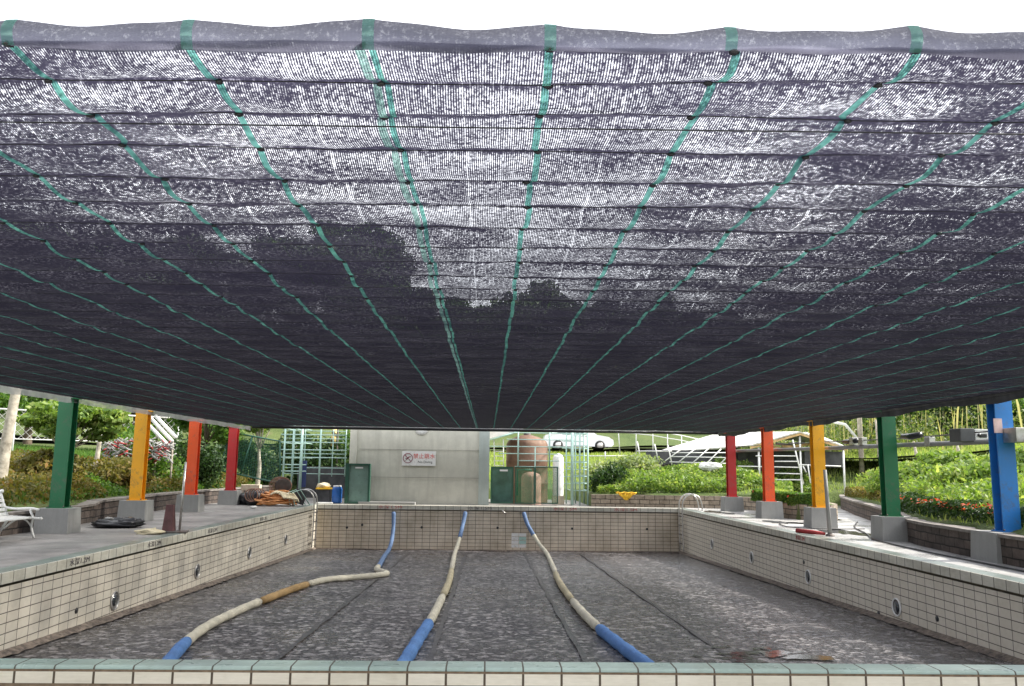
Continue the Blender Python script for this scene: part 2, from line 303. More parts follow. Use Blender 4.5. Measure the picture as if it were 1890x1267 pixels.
def sdist(P):
    poly = np.array(DECK); n = len(poly); d = np.full(len(P), 1e9); ins = np.zeros(len(P), bool)
    for i in range(n):
        a = poly[i]; b = poly[(i+1) % n]; e = b-a; w_ = P-a; t = np.clip((w_@e)/(e@e), 0, 1); q = w_-t[:, None]*e; d = np.minimum(d, np.hypot(q[:, 0], q[:, 1]))
        c = ((a[1] > P[:, 1]) != (b[1] > P[:, 1])); xi = (b[0]-a[0])*(P[:, 1]-a[1])/((b[1]-a[1]) if abs(b[1]-a[1]) > 1e-9 else 1e-9)+a[0]
        ins ^= c & (P[:, 0] < xi)
    return np.where(ins, -d, d)
def hgt(P):
    P = np.asarray(P, float).reshape(-1, 2); d = sdist(P); x, y = P[:, 0], P[:, 1]
    z = .36 + .95*(1-np.exp(-np.maximum(d, 0)/4.2)) + .05*np.maximum(d, 0) + .085*np.clip(d, 0, 13)*np.clip((x-9)/4, 0, 1)*np.clip((44-y)/6, 0, 1) + .05*np.sin(x*1.1+y*.7)*np.cos(y*.9-x*.4)*np.clip(d, 0, 1)
    hill = np.clip((y-58 + .25*np.abs(x))/30, 0, 1)**1.3*(8.5+1.5*np.sin(x*.05+1.2))*np.clip(1-(x-5)/90, .3, 1.15) + np.clip((-x-26)/25, 0, 1)*2.5*np.clip((y+10)/30, 0, 1) + np.clip((x-42)/30, 0, 1)*5
    z = z+hill
    return np.where(d < .12, -2.2, z)
def H(x, y): return float(hgt([(x, y)])[0])
def grid(x0, x1, y0, y1, s, name, mat, flat=None):
    xs = np.arange(x0, x1+s*.5, s); ys = np.arange(y0, y1+s*.5, s); X, Y = np.meshgrid(xs, ys); P = np.stack([X.ravel(), Y.ravel()], 1); Z = hgt(P) if flat is None else flat(P)
    nx = len(xs); i = np.arange(len(ys)-1)[:, None]*nx+np.arange(nx-1)[None]; i = i.ravel(); F = np.stack([i, i+1, i+nx+1, i+nx], 1)
    return np_mesh(name, np.column_stack([P, Z]), F, mat, smooth=True, uv=P)
def groundmat():
    t = NT('grassy_ground'); v = t.coord('Object')
    c = t.mix(t.ramp(t.noise(v, .25, 8, .7), [(.35, 0), (.65, 1)]), (.06, .10, .02), (.13, .17, .045)); c = t.mix(t.math('MULTIPLY', t.ramp(t.noise(v, 12, 6, .7), [(.45, 0), (.65, 1)]), .6), c, (.035, .055, .015))
    c = t.mix(t.math('MULTIPLY', t.ramp(t.noise(v, .9, 6, .7), [(.56, 0), (.68, 1)]), .6), c, (.15, .125, .07))
    return t.sub(c, .95, normal=t.bump(t.noise(v, 20, 6), 1, .05))
M['ground'] = groundmat()
xs = np.unique(np.concatenate([np.arange(-400, -40, 12.), np.arange(-40, -16, 1.5), np.arange(-16, 22, .25), np.arange(22, 50, 1.5), np.arange(50, 401, 12.)]))
ys = np.unique(np.concatenate([np.arange(-200, 0, 12.), np.arange(0, 38, .25), np.arange(38, 100, 2.), np.arange(100, 501, 16.)]))
X, Y = np.meshgrid(xs, ys); P = np.stack([X.ravel(), Y.ravel()], 1); Z = hgt(P); nx = len(xs); i = (np.arange(len(ys)-1)[:, None]*nx+np.arange(nx-1)[None]).ravel()
tag(np_mesh('ground', np.column_stack([P, Z]), np.stack([i, i+1, i+nx+1, i+nx], 1), M['ground'], smooth=True), kind='structure')
# road far behind
m = MB(); pr = [(-30, 52), (-5, 55), (10, 58), (22, 52), (30, 40), (38, 20), (42, 0)]
def ribbon(m, pts, wd, zoff, step=1.5, zfun=None):
    pl = [];
    for a, b in zip(pts[:-1], pts[1:]):
        n = max(1, int(math.dist(a, b)/step))
        for k in range(n): pl.append((a[0]+(b[0]-a[0])*k/n, a[1]+(b[1]-a[1])*k/n))
    pl.append(pts[-1]); L = []
    for k, p in enumerate(pl):
        a = pl[max(k-1, 0)]; b = pl[min(k+1, len(pl)-1)]; tx, ty = b[0]-a[0], b[1]-a[1]; q = math.hypot(tx, ty); nx_, ny_ = -ty/q, tx/q
        z = zfun(*p) if zfun else max(H(p[0]+nx_*wd*o, p[1]+ny_*wd*o) for o in (-.5, 0, .5))+zoff
        L.append([(p[0]+nx_*wd*o, p[1]+ny_*wd*o, z) for o in (-.5, .5)])
    for a, b in zip(L[:-1], L[1:]): m.quad(a[0], b[0], b[1], a[1]); 
    return L
ribbon(m, [(-34, 46), (-12, 53), (10, 54.5), (24, 50), (34, 38), (42, 20), (46, 0)], 5.5, .06); m.build('road', M['asphalt'], kind='structure')

ribbon(m := MB(), [(10.5, 37.5), (15, 35.5), (19, 33), (26, 29), (32, 20)], 3.4, .05); m.build('path', M['asphalt'], kind='structure')

# decks
def sheet(name, poly, z, mat, kind='structure', thick=None):
    m = MB(); m.face([(x, y, z) for x, y in poly])
    if thick:
        for a, b in zip(poly, poly[1:]+poly[:1]): m.quad((a[0], a[1], z-thick), (b[0], b[1], z-thick), (b[0], b[1], z), (a[0], a[1], z))
    return m.build(name, mat, kind=kind)
CW = .27
sheet('pool_deck', [(XL-CW, 2.0), (XL-CW, 34.6), (-8.7, 34.6)]+[(x-.1, y) for x, y in LW[::-1][1:]], -.004, M['deckL'])
sheet('pool_deck', [(XR+CW, 2.0)]+[(x+.1, y) for x, y in RB[::-1]]+[(12, 32)]+[(x, y+.0) for x, y in RA[::-1][1:-1]]+[(XR+CW, 28.85)], -.006, M['deckR'])
sheet('pool_deck', [(XL-CW, YF+.27), (XR+CW, YF+.27), (XR+CW, 28.86), (3.6, 29.05), (3.6, 34.6), (XL-CW, 34.6)], -.005, M['deckL'])
sheet('ground_slab', [(XL-CW-.02, -6), (XR+CW+.02, -6), (XR+CW+.02, 5.6), (XL-CW-.02, 5.6)], -.32, M['conc'])

# ------------------------------------------------------------------ swimming pool
pool = thing('swimming_pool', (0, YN, 0), 'large empty tiled swimming pool with a dark pebble floor under the shade net', 'pool')
m = MB(); nx_, ny_ = 40, 70; V = []; F = []
for j in range(ny_+1):
    y = YN-.02+(YF-YN+.04)*j/ny_
    for i_ in range(nx_+1):
        x = XL-.02+(XR-XL+.04)*i_/nx_; V.append((x, y, zf(y)+.012*math.sin(x*1.7+y*.6)*math.cos(y*.9)))
for j in range(ny_):
    for i_ in range(nx_): a = j*(nx_+1)+i_; F.append((a, a+1, a+nx_+2, a+nx_+1))
m.mesh(V, F, True); m.build('floor', M['floor'], pool)
RIM = .135; GR = .175
def wall(name, a, b, side, mat, rimmat, zb):
    # a->b along wall top line ; side = unit normal pointing into the pool ; zb(t) bottom
    L = math.dist(a, b); n = 24; sx, sy_ = side
    w1 = MB(); r1 = MB(); g1 = MB()
    def P(t, off, z): return (a[0]+(b[0]-a[0])*t+sx*off, a[1]+(b[1]-a[1])*t+sy_*off, z)
    for k in range(n):
        t0, t1 = k/n, (k+1)/n; u0, u1 = t0*L, t1*L
        w1.quad(P(t0, -.02, zb(t0)), P(t1, -.02, zb(t1)), P(t1, -.02, -GR), P(t0, -.02, -GR), ((u0, zb(t0)), (u1, zb(t1)), (u1, -GR), (u0, -GR)))
        r1.quad(P(t0, .012, -RIM), P(t1, .012, -RIM), P(t1, .012, -.006), P(t0, .012, -.006), ((u0, .05), (u1, .05), (u1, .45), (u0, .45)))
        r1.quad(P(t0, .012, -.006), P(t1, .012, -.006), P(t1, 0, .0), P(t0, 0, .0), ((u0, .1), (u1, .1), (u1, .11), (u0, .11)))
        g1.quad(P(t0, -.02, -GR), P(t1, -.02, -GR), P(t1, -.05, -GR+.01), P(t0, -.05, -GR+.01))
        g1.quad(P(t0, -.05, -GR+.01), P(t1, -.05, -GR+.01), P(t1, -.05, -RIM), P(t0, -.05, -RIM)); g1.quad(P(t0, -.05, -RIM), P(t1, -.05, -RIM), P(t1, .012, -RIM), P(t0, .012, -RIM))
    o = w1.build(name, mat, pool); r1.build('rim', rimmat, o); g1.build('gutter_groove', M['groove'], o); return o
zfar = lambda t: zf(YF)-.05; znear = lambda t: zf(YN)-.05; zside = lambda t: zf(YN+(YF-YN)*t)-.05; zside2 = zside
wall('far_wall', (XL, YF), (XR, YF), (0, -1), M['tile'], M['rim'], zfar)
wall('side_wall', (XL, YN), (XL, YF), (1, 0), M['tile_fine'], M['rim'], zside)
wall('side_wall', (XR, YN), (XR, YF), (-1, 0), M['tile_fine'], M['rim'], zside)
wall('near_wall', (XL, YN), (XR, YN), (0, 1), M['tile'], M['rim'], znear)
# coping tops, overlapping joints mitred
def strip(name, a, b, c, d, u0, u1, mat, z=0.0):
    m = MB(); m.quad((*a, z), (*b, z), (*c, z), (*d, z), ((u0, .1), (u1, .1), (u1, .5), (u0, .5))); return m.build(name, mat, pool)
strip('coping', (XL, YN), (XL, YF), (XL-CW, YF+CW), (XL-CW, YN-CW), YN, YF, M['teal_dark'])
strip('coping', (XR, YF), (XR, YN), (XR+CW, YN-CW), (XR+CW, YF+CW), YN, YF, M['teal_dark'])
strip('coping', (XL, YF), (XR, YF), (XR+CW, YF+CW), (XL-CW, YF+CW), XL, XR, M['rim'])
m = MB(); y0, y1 = YN, YN-.165; a, b = XL-CW, XR+CW+1.2; a -= 1.2
m.quad((a, y1, .0), (b, y1, .0), (b, y0, .0), (a, y0, .0), ((a, .1), (b, .1), (b, .5), (a, .5)))
for k in range(5):   # rounded nose
    t0, t1 = math.pi/2*k/5, math.pi/2*(k+1)/5; r = .022
    f = lambda t: (y1-math.sin(t)*r, -r+math.cos(t)*r)
    p, q = f(t0), f(t1); m.quad((a, q[0], q[1]), (b, q[0], q[1]), (b, p[0], p[1]), (a, p[0], p[1]), ((a, .1), (b, .1), (b, .11), (a, .11)), True)
cn = m.build('coping', M['teal'], pool); yf = y1-.022
m = MB(); m.box(((a+b)/2, yf+.05, -.031), (b-a, .09, .014)); m.build('mortar_joint', M['mortar'], cn)
m = MB(); m.quad((a, yf+.004, -.110), (b, yf+.004, -.110), (b, yf+.004, -.038), (a, yf+.004, -.038), ((a, .1), (b, .1), (b, .5), (a, .5))); m.build('face_tiles', M['cream'], cn)
m = MB(); m.quad((a, yf+.012, -.33), (b, yf+.012, -.33), (b, yf+.012, -.110), (a, yf+.012, -.110)); m.build('rough_base', M['mortar'], cn)
# floor lines, base gravel
for x in (1.2, 3.0, -.65, -2.45):
    m = MB(); V = [];
    for k in range(41):
        y = YN+.1+(YF-YN-1.2)*k/40; V += [(x-.035+.012*math.sin(y*3), y, zf(y)+.016), (x+.035+.012*math.sin(y*4.3), y, zf(y)+.016)]
    for k in range(40): m.quad(V[2*k], V[2*k+1], V[2*k+3], V[2*k+2])
    m.build('lane_line', M['lane'], pool)
for sx, x0 in ((1, XL), (-1, XR)):
    m = MB(); pts = []
    for k in range(180):
        y = YN+(YF-YN)*k/179; wv = .07+.05*rng.random(); pts.append([(x0-sx*.03, y, zf(y)+.075), (x0+sx*wv, y, zf(y)+.004+.02*rng.random())])
    for p, q in zip(pts[:-1], pts[1:]): m.quad(p[0], q[0], q[1], p[1])
    m.build('base_fillet', M['gutter'], pool)
m = MB(); m.box(((XL+XR)/2, YF-.06, zf(YF)+.015), (XR-XL-.1, .16, .05)); m.build('base_fillet', M['gutter'], pool)
# inlets in the walls
def disc(m, c, nrm, r, th=.012, n=20):
    nrm = Vector(nrm); c = Vector(c); m.tube([c-nrm*.005, c+nrm*th], r, n)
def ring(m, c, nrm, r, rr=.012, n=20):
    nrm = Vector(nrm); a = nrm.cross(Vector((0, 0, 1))).normalized(); b = Vector((0, 0, 1)); c = Vector(c)+nrm*.012
    m.tube([c+(a*math.cos(2*math.pi*k/n)+b*math.sin(2*math.pi*k/n))*r for k in range(n)], rr, 6, closed=True)
for x, z in ((-4.66, -.75), (-4.16, -.66), (-2.18, -.72), (.35, -.71), (2.85, -.71), (5.37, -.70)):
    m = MB(); disc(m, (x, YF+.02, z), (0, -1, 0), .04); m.build('inlet', M['black'], pool)
for y in (9.7, 13.28, 16.91, 20.51, 24.11):
    for s_, X0 in ((1, XL-.02), (-1, XR+.02)):
        if y < 10 and s_ < 0: continue
        m = MB(); disc(m, (X0, y, -.8), (s_, 0, 0), .125, .01); o = m.build('pool_light', M['steel'] if s_ > 0 else M['dsteel'], pool)
        m = MB(); ring(m, (X0, y, -.8), (s_, 0, 0), .13, .014); m.build('ring', M['white'] if s_ < 0 else M['steel'], o)
        m = MB(); disc(m, (X0+s_*.008, y, -.8), (s_, 0, 0), .085, .012); m.build('lens', M['glass'], o)
for s_, X0, y, z in ((1, XL-.02, 12.09, -.75), (-1, XR+.02, 17.13, -.54), (-1, XR+.02, 13.92, -1.0), (-1, XR+.02, 12.1, -.77), (1, XL-.02, 22.3, -.6)):
    m = MB(); disc(m, (X0, y, z), (s_, 0, 0), .04, .01); m.build('inlet', M['black'], pool)
for c_ in range(2):
    for r_ in range(4):
        m = MB(); m.box((.94+.252*c_, YF+.014, -.93-.121*r_), (.236, .016, .105)); m.build('white_tile', M['white'] if (c_ == 0 or r_ == 0 or r_ == 3) else M['seafoam'], pool)
for x in (-3.12, -.73, 1.22): 
    m = MB(); m.box((x, YF-.03, -.155), (.30, .06, .03)); m.build('rope_bracket', M['dsteel'], pool)
m = MB(); m.tube([(.52, YF-.02, -.13), (.52, YF-.1, -.15), (.56, YF-.12, -.2), (.62, YF-.05, -.2)], .02, 8); m.build('water_tap', M['steel'], pool)
# depth markings
def text(body, name, loc, size, mat, parent, rot, ext=.002, sx=1):
    c = bpy.data.curves.new(name, 'FONT'); c.body = body; c.size = size; c.extrude = ext; c.align_x = 'CENTER'; c.align_y = 'CENTER'; c.space_character = 1.05
    t = bpy.data.objects.new(name, c); COL.objects.link(t); bpy.context.view_layer.update()
    dg = bpy.context.evaluated_depsgraph_get(); me = bpy.data.meshes.new_from_object(t.evaluated_get(dg)); bpy.data.objects.remove(t)
    me.materials.clear(); me.materials.append(mat); o = bpy.data.objects.new(name, me); COL.objects.link(o); o.parent = parent
    o.location = Vector(loc)-world_loc(parent); o.rotation_euler = rot; o.scale = (sx, 1, 1); return o
M['redink'] = pm('faded_red_paint', (.42, .10, .09), .7, .3, 20); M['greyink'] = pm('faded_grey_paint', (.13, .12, .12), .7, .3, 20)
for x in (-3.55, -.55, 2.3, 4.35): text('水深1.5M' if abs(x+.55) > .1 else '水深1.5M', 'depth_mark', (x+.3, YF-.016, -.072), .13, M['redink'] if x != -.55 else M['greyink'], pool, (R_(90), 0, 0), sx=1.5)
for y in (12.0, 14.6, 17.6, 21.5): text('水深1.2M', 'depth_mark', (XL+.016, y, -.07), .10, M['greyink'], pool, (R_(90), 0, R_(90)), sx=1.4)
text('水深1.2M', 'depth_mark', (XR-.016, 17.2, -.07), .10, M['redink'], pool, (R_(90), 0, R_(-90)), sx=1.2)
# cracked hairline on cream tile: small vertical crack
# puddles
def puddle(cx, cy_, rx, ry, z, seed, slope=0):
    rg = random.Random(seed); m = MB(); ph = [rg.uniform(0, 6.28) for _ in range(5)]; pts = []
    for k in range(70):
        a = 2*math.pi*k/70; q = 1+.28*math.sin(2*a+ph[0])+.2*math.sin(3*a+ph[1])+.13*math.sin(7*a+ph[2])+.08*math.sin(13*a+ph[3]); pts.append((cx+rx*q*math.cos(a), cy_+ry*q*math.sin(a)))
    m.face([(x, y, z+slope*(y-cy_)) for x, y in pts]); m.build('puddle', M['water'], kind='structure')
dz = -.60/(YF-YN)
rgp = random.Random(4); m = MB()
for k in range(26):
    px_, py_ = rgp.gauss(3.45, .42), rgp.gauss(10.75, .28); rr_ = rgp.uniform(.03, .12); m.face([(px_+rr_*1.5*(1+.3*math.sin(3*a_+k))*math.cos(a_), py_+rr_*(1+.3*math.sin(2*a_+k*2))*math.sin(a_), zf(py_)+.014+.0004*k) for a_ in [2*math.pi*j/18 for j in range(18)]])
m.build('puddle', M['water'], kind='structure')
puddle(7.75, 18.0, .5, .75, .0, 5); puddle(7.5, 21.3, .35, .6, .0, 9); puddle(7.15, 26.0, .3, .9, .0, 12)

# ------------------------------------------------------------------ lane ropes
def onfloor(x, y, r):
    z = -1.2
    for _ in range(20): rr = ray(x, y); q = Vector((0, 0, CAMZ))+rr*((z-CAMZ)/rr.z); z = zf(q.y)+r
    return q
def spline(P, n=8):
    P = [Vector(p) for p in P]; out = []
    for i_ in range(len(P)-1):
        p0 = P[max(i_-1, 0)]; p1 = P[i_]; p2 = P[i_+1]; p3 = P[min(i_+2, len(P)-1)]
        for k in range(n):
            t = k/n; out.append(.5*((2*p1)+(p2-p0)*t+(2*p0-5*p1+4*p2-p3)*t*t+(3*p1-p0-3*p2+p3)*t*t*t))
    out.append(P[-1]); return out
def rope(P, segs, label, R0=.072):
    root = thing('lane_rope', P[0], label, 'lane rope', 'lane ropes lying on the pool floor')
    pts = spline(P, 12); d = [0]
    for a, b in zip(pts[:-1], pts[1:]): d.append(d[-1]+(b-a).length)
    for (s0, s1, mat, r) in segs:
        idx = [k for k in range(len(pts)) if s0-.14 <= pts[k].y <= s1] if s0 < s1 else []
        m = MB(); pp = [pts[k] for k in idx]
        if len(pp) < 2: continue
        rr = [r*(1+.05*math.sin(d[k]*9)+.04*math.sin(d[k]*23)) for k in idx]; rr[0] *= .85; rr[-1] *= .85
        m.tube(pp, rr, 14); m.build('float_sleeve', mat, root)
    m = MB(); m.tube([pts[k] for k in range(0, len(pts), 3)], .012, 6); m.build('cord', M['dsteel'], root)
    return root
zr = lambda y, r=.07: zf(y)+r
r1 = [(-3.12, 28.14, -.22), (-3.10, 28.05, -.7), (-3.12, 27.8, -1.15), (-3.13, 27.2, zr(27.2)), (-2.95, 24.5, zr(24.5)), (-2.74, 21.9, zr(21.9)), (-2.66, 20.7, zr(20.7)), (-2.42, 20.05, zr(20)), (-2.3, 19.7, zr(19.7)), (-2.55, 19.2, zr(19.2)), (-3.05, 18.69, zr(18.7)), (-3.45, 18.2, zr(18.2)), (-3.7, 16.91, zr(16.9)), (-3.83, 15.32, zr(15.3)), (-3.91, 13.95, zr(13.9)), (-3.91, 12.37, zr(12.3)), (-3.79, 11.16, zr(11.1)), (-3.59, 10.04, zr(10)), (-3.3, 8.8, zr(8.8)), (-3.0, 7.4, zr(7.4)), (-2.9, 6.3, zr(6.3)+.1), (-2.9, 5.9, -.2)]
rope(r1, [(21.6, 29, M['r_dblue'], .064), (17.55, 21.55, M['r_white'], .064), (14.9, 17.5, M['r_tan'], .067), (11.1, 14.85, M['r_white'], .064), (7.5, 11.05, M['r_blue'], .075), (5.8, 7.4, M['r_white'], .064)], 'leftmost lane rope with a sharp kink bending left across the pool floor')
r2 = [(-.73, 28.12, -.2), (-.80, 27.9, -.6), (-.92, 27.2, -1.15), (-.98, 26.2, zr(26.2)), (-.88, 22, zr(22)), (-.79, 18.02, zr(18)), (-.8, 14.66, zr(14.6)), (-.82, 12.87, zr(12.8)), (-.87, 11.27, zr(11.2)), (-.9, 10.1, zr(10)), (-.95, 8.5, zr(8.5)), (-1, 7.2, zr(7.2)), (-1.05, 6.3, zr(6.3)+.1), (-1.1, 5.9, -.2)]
rope(r2, [(27.55, 29, M['r_dblue'], .066), (20.9, 27.5, M['r_white'], .064), (15.9, 20.8, M['r_yellow'], .067), (12.75, 15.85, M['r_white'], .067), (7.6, 12.7, M['r_blue'], .078), (5.8, 7.5, M['r_white'], .064)], 'middle lane rope running almost straight down the pool floor, blue end nearest')
r3 = [(1.22, 28.12, -.2), (1.36, 27.9, -.6), (1.7, 27.5, -1.15), (1.88, 26.6, zr(26.6)), (1.72, 22, zr(22)), (1.57, 18.21, zr(18.2)), (1.55, 14.66, zr(14.6)), (1.61, 12.48, zr(12.4)), (1.71, 11.1, zr(11.1)), (1.79, 10.16, zr(10.1)), (1.95, 8.5, zr(8.5)), (2.1, 7.2, zr(7.2)), (2.2, 6.3, zr(6.3)+.1), (2.2, 5.9, -.2)]
rope(r3, [(27.85, 29, M['r_dblue'], .066), (20.4, 27.8, M['r_white'], .064), (15.4, 20.3, M['r_yellow'], .067), (12.35, 15.35, M['r_white'], .067), (7.6, 12.3, M['r_blue'], .078), (5.8, 7.5, M['r_white'], .064)], 'rightmost lane rope bowing right towards its blue near end')

# ------------------------------------------------------------------ posts
def post(x, y, mat, colour, where, base=True, top=2.47, bh=.45, bw=(.60, .50)):
    r = thing('steel_post', (x, y, 0), f'{colour} painted steel post {where}', 'post', 'coloured posts along the pool')
    m = MB(); m.box((x, y-.10, (top+bh)/2), (.27, .022, top-bh)); m.box((x, y+.10, (top+bh)/2), (.27, .022, top-bh)); m.box((x, y, (top+bh)/2-.001), (.02, .176, top-bh-.004)); m.build('column', mat, r)
    m = MB(); m.frust((x, y, -.02), (bw[0]+.02, bw[1]+.02), (bw[0]-.02, bw[1]-.02), bh+.02); m.build('concrete_base', M['conc'], r)
    m = MB(); m.box((x, y, bh+.008), (.34, .30, .016)); pl = m.build('base_plate', mat, r)
    m = MB()
    for dx in (-.14, .14):
        for dy in (-.13, .13): m.tube([(x+dx, y+dy, bh+.012), (x+dx, y+dy, bh+.045)], .012, 6)
    m.build('bolts', M['dsteel'], pl)
    m = MB(); m.box((x, y, top+.012), (.34, .3, .018)); m.build('cap_plate', mat, r)
post(-7.95, 15.85, M['p_green'], 'dark green', 'on the left deck beside the white bench')
post(-8.0, 19.4, M['p_yellow'], 'yellow', 'on the left deck behind the black plastic sack')
post(-8.12, 23.2, M['p_orange'], 'orange', 'on the left deck between the yellow post and the red post')
post(-8.3, 27.3, M['p_red'], 'dark red', 'on the left deck nearest the orange hose heap')
post(7.86, 26.8, M['p_red'], 'red', 'on the right deck nearest the pool ladder')
post(7.83, 23.15, M['p_orange'], 'orange', 'on the right deck in front of the brick planter')
post(7.85, 19.65, M['p_yellow'], 'yellow', 'on the right deck beside the upright grey pipe')
post(7.85, 16.15, M['p_green'], 'dark green', 'on the right deck where the stone wall starts')
post(7.88, 12.55, M['p_blue'], 'blue', 'rising from the stone wall at the right edge', bh=.43, bw=(.80, .66))
post(-7.95, 12.2, M['p_blue'], 'blue', 'on the left deck nearest the camera'); post(7.88, 8.9, M['p_blue'], 'blue', 'on the right deck outside the view')
for y in (): pass

# ------------------------------------------------------------------ planter walls
def wallmesh(name, pts, h, th, mat, label, cap=True, side=1, capmat=None):
    pl = []
    for a, b in zip(pts[:-1], pts[1:]):
        n = max(1, int(math.dist(a, b)/.4))
        for k in range(n): pl.append((a[0]+(b[0]-a[0])*k/n, a[1]+(b[1]-a[1])*k/n))
    pl.append(pts[-1])
    # smooth
    for _ in range(2): pl = [pl[0]]+[tuple((pl[k-1][j]+2*pl[k][j]+pl[k+1][j])/4 for j in (0, 1)) for k in range(1, len(pl)-1)]+[pl[-1]]
    root = thing(name, (*pl[len(pl)//2], 0), label, 'wall'); L = []; d = 0
    for k, p in enumerate(pl):
        a = pl[max(k-1, 0)]; b = pl[min(k+1, len(pl)-1)]; tx, ty = b[0]-a[0], b[1]-a[1]; q = math.hypot(tx, ty); nx_, ny_ = -ty/q*side, tx/q*side
        if k: d += math.dist(pl[k-1], p)
        hh = h if not callable(h) else h(p); L.append((p, (p[0]+nx_*th, p[1]+ny_*th), (nx_, ny_), d, hh))
    m = MB(); c = MB()
    for A, B in zip(L[:-1], L[1:]):
        for s_ in (0, 1):
            m.quad((*A[s_], -.03), (*B[s_], -.03), (*B[s_], B[4]), (*A[s_], A[4]), ((A[3], 0), (B[3], 0), (B[3], B[4]), (A[3], A[4])))
        m.quad((*A[0], A[4]), (*B[0], B[4]), (*B[1], B[4]), (*A[1], A[4]), ((A[3], 0), (B[3], 0), (B[3], th), (A[3], th)))
        if cap:
            o = .03; ja, jb = (.004*math.sin(A[3]*5), .004*math.sin(B[3]*5))
            def cpnt(Q, f, z): return (Q[0][0]+Q[2][0]*f, Q[0][1]+Q[2][1]*f, Q[4]+z)
            c.quad(cpnt(A, -o, .002), cpnt(B, -o, .002), cpnt(B, -o, .05+jb), cpnt(A, -o, .05+ja)); c.quad(cpnt(A, -o, .05+ja), cpnt(B, -o, .05+jb), cpnt(B, th+o, .05+jb), cpnt(A, th+o, .05+ja)); c.quad(cpnt(A, th+o, .05), cpnt(B, th+o, .05), cpnt(B, th+o, .002), cpnt(A, th+o, .002))
    for Q in (L[0], L[-1]): m.quad((*Q[0], -.03), (*Q[1], -.03), (*Q[1], Q[4]), (*Q[0], Q[4]), ((0, 0), (th, 0), (th, .4), (0, .4)))
    m.build('stonework', mat, root)
    if cap: c.build('capstones', capmat or M['cap'], root)
    return root
wallmesh('planter_wall', LW, lambda p: .34 if p[1] < 19 else .40, .3, M['stone'], 'long low stone planter wall behind the posts on the left deck', side=1)
wallmesh('planter_wall', RA, .40, .28, M['stone_pale'], 'brown block planter wall from the pipe cage round the curved bed behind the orange post', cap=False, side=1)
wallmesh('planter_wall', RB, .37, .3, M['stone'], 'rough dark stone planter wall running past the blue post on the right', side=1)
tl = []  # upper terraces
def terrace(pts, h, label, mat='stone', base=None):
    root = thing('terrace_wall', (*pts[0], 0), label, 'wall'); m = MB(); c = MB(); d = 0
    for a, b in zip(pts[:-1], pts[1:]):
        n = max(1, int(math.dist(a, b)/.8))
        for k in range(n):
            p = [a[j]+(b[j]-a[j])*k/n for j in (0, 1)]; q = [a[j]+(b[j]-a[j])*(k+1)/n for j in (0, 1)]; zp, zq = H(*p)-.3, H(*q)-.3; L = math.dist(p, q)
            for o in (0, .28): m.quad((p[0], p[1]+o, zp), (q[0], q[1]+o, zq), (q[0], q[1]+o, zq+.3+h), (p[0], p[1]+o, zp+.3+h), ((d, 0), (d+L, 0), (d+L, h+.3), (d, h+.3)))
            c.quad((p[0], p[1]-.03, zp+.3+h), (q[0], q[1]-.03, zq+.3+h), (q[0], q[1]+.31, zq+.302+h), (p[0], p[1]+.31, zp+.302+h)); d += L
    m.build('stonework', M[mat], root); c.build('capstones', M['cap'], root)
terrace([(-22, 22.5), (-15.5, 23.0), (-11.2, 24.5)], .34, 'upper dark stone terrace wall beyond the left shrub bed')
terrace([(4.4, 33.8), (7, 34.2), (9.2, 34.4)], .42, 'upper stone terrace wall behind the leafy bed on the right')

# ------------------------------------------------------------------ foliage
def leaves(C_, Rr, n, size, flat=.0, up=0., hollow=.35, aspect=.55):
    """C_ (k,3) centres, Rr (k,3) radii -> n quads"""
    C_ = np.asarray(C_, float); Rr = np.asarray(Rr, float); wv = (Rr.prod(1))**.66; idx = nr.choice(len(C_), n, p=wv/wv.sum())
    d = nr.normal(size=(n, 3)); d /= np.linalg.norm(d, axis=1)[:, None]; r = (hollow+(1-hollow)*nr.random(n))**.6; p = C_[idx]+d*r[:, None]*Rr[idx]
    return quads(p, d, size, up, aspect)
def quads(p, d, size, up=0., aspect=.55):
    n = len(p); nrm = d*.6+nr.normal(size=(n, 3))*.75; nrm[:, 2] += up; nrm /= np.linalg.norm(nrm, axis=1)[:, None]
    a = np.cross(nrm, nr.normal(size=(n, 3))); a /= np.linalg.norm(a, axis=1)[:, None]; b = np.cross(nrm, a); s_ = size*(.6+.8*nr.random(n))[:, None]
    V = np.stack([p-a*s_, p-b*s_*aspect+nrm*s_*.12, p+a*s_, p+b*s_*aspect+nrm*s_*.12], 1).reshape(-1, 3); F = np.arange(4*n).reshape(n, 4); return V, F
def blades(x, y, z, h, wd, lean=.35):
    n = len(x); a = nr.random(n)*6.283; l = lean*h*(nr.random(n)+.2); t = nr.random(n)*6.283; hx = np.cos(a)*wd/2; hy = np.sin(a)*wd/2
    b = np.stack([x, y, z], 1); V = np.stack([b+np.stack([-hx, -hy, 0*x], 1), b+np.stack([hx, hy, 0*x], 1), b+np.stack([np.cos(t)*l*.4, np.sin(t)*l*.4, h*.62], 1)+np.stack([hx, hy, 0*x], 1)*.7, b+np.stack([np.cos(t)*l, np.sin(t)*l, h*(.85+.2*nr.random(n))], 1)], 1).reshape(-1, 3)
    return V, np.arange(4*n).reshape(n, 4)
def cat(*vf):
    V = []; F = []; o = 0
    for v, f in vf: V.append(v); F.append(f+o); o += len(v)
    return np.concatenate(V), np.concatenate(F)
def clump(cx, cy_, rx, ry, h, k, seed, base=None):
    rg = np.random.default_rng(seed); C_ = []; Q = []
    for _ in range(k):
        a = rg.random()*6.28; r = rg.random()**.5; x = cx+math.cos(a)*r*rx*.8; y = cy_+math.sin(a)*r*ry*.8; q = .35+.35*rg.random(); z0 = H(x, y) if base is None else base
        C_.append((x, y, z0+h*(.30+.45*rg.random()*(1-r*.5)))); Q.append((rx*q, ry*q, h*(.28+.2*rg.random())))
    return C_, Q
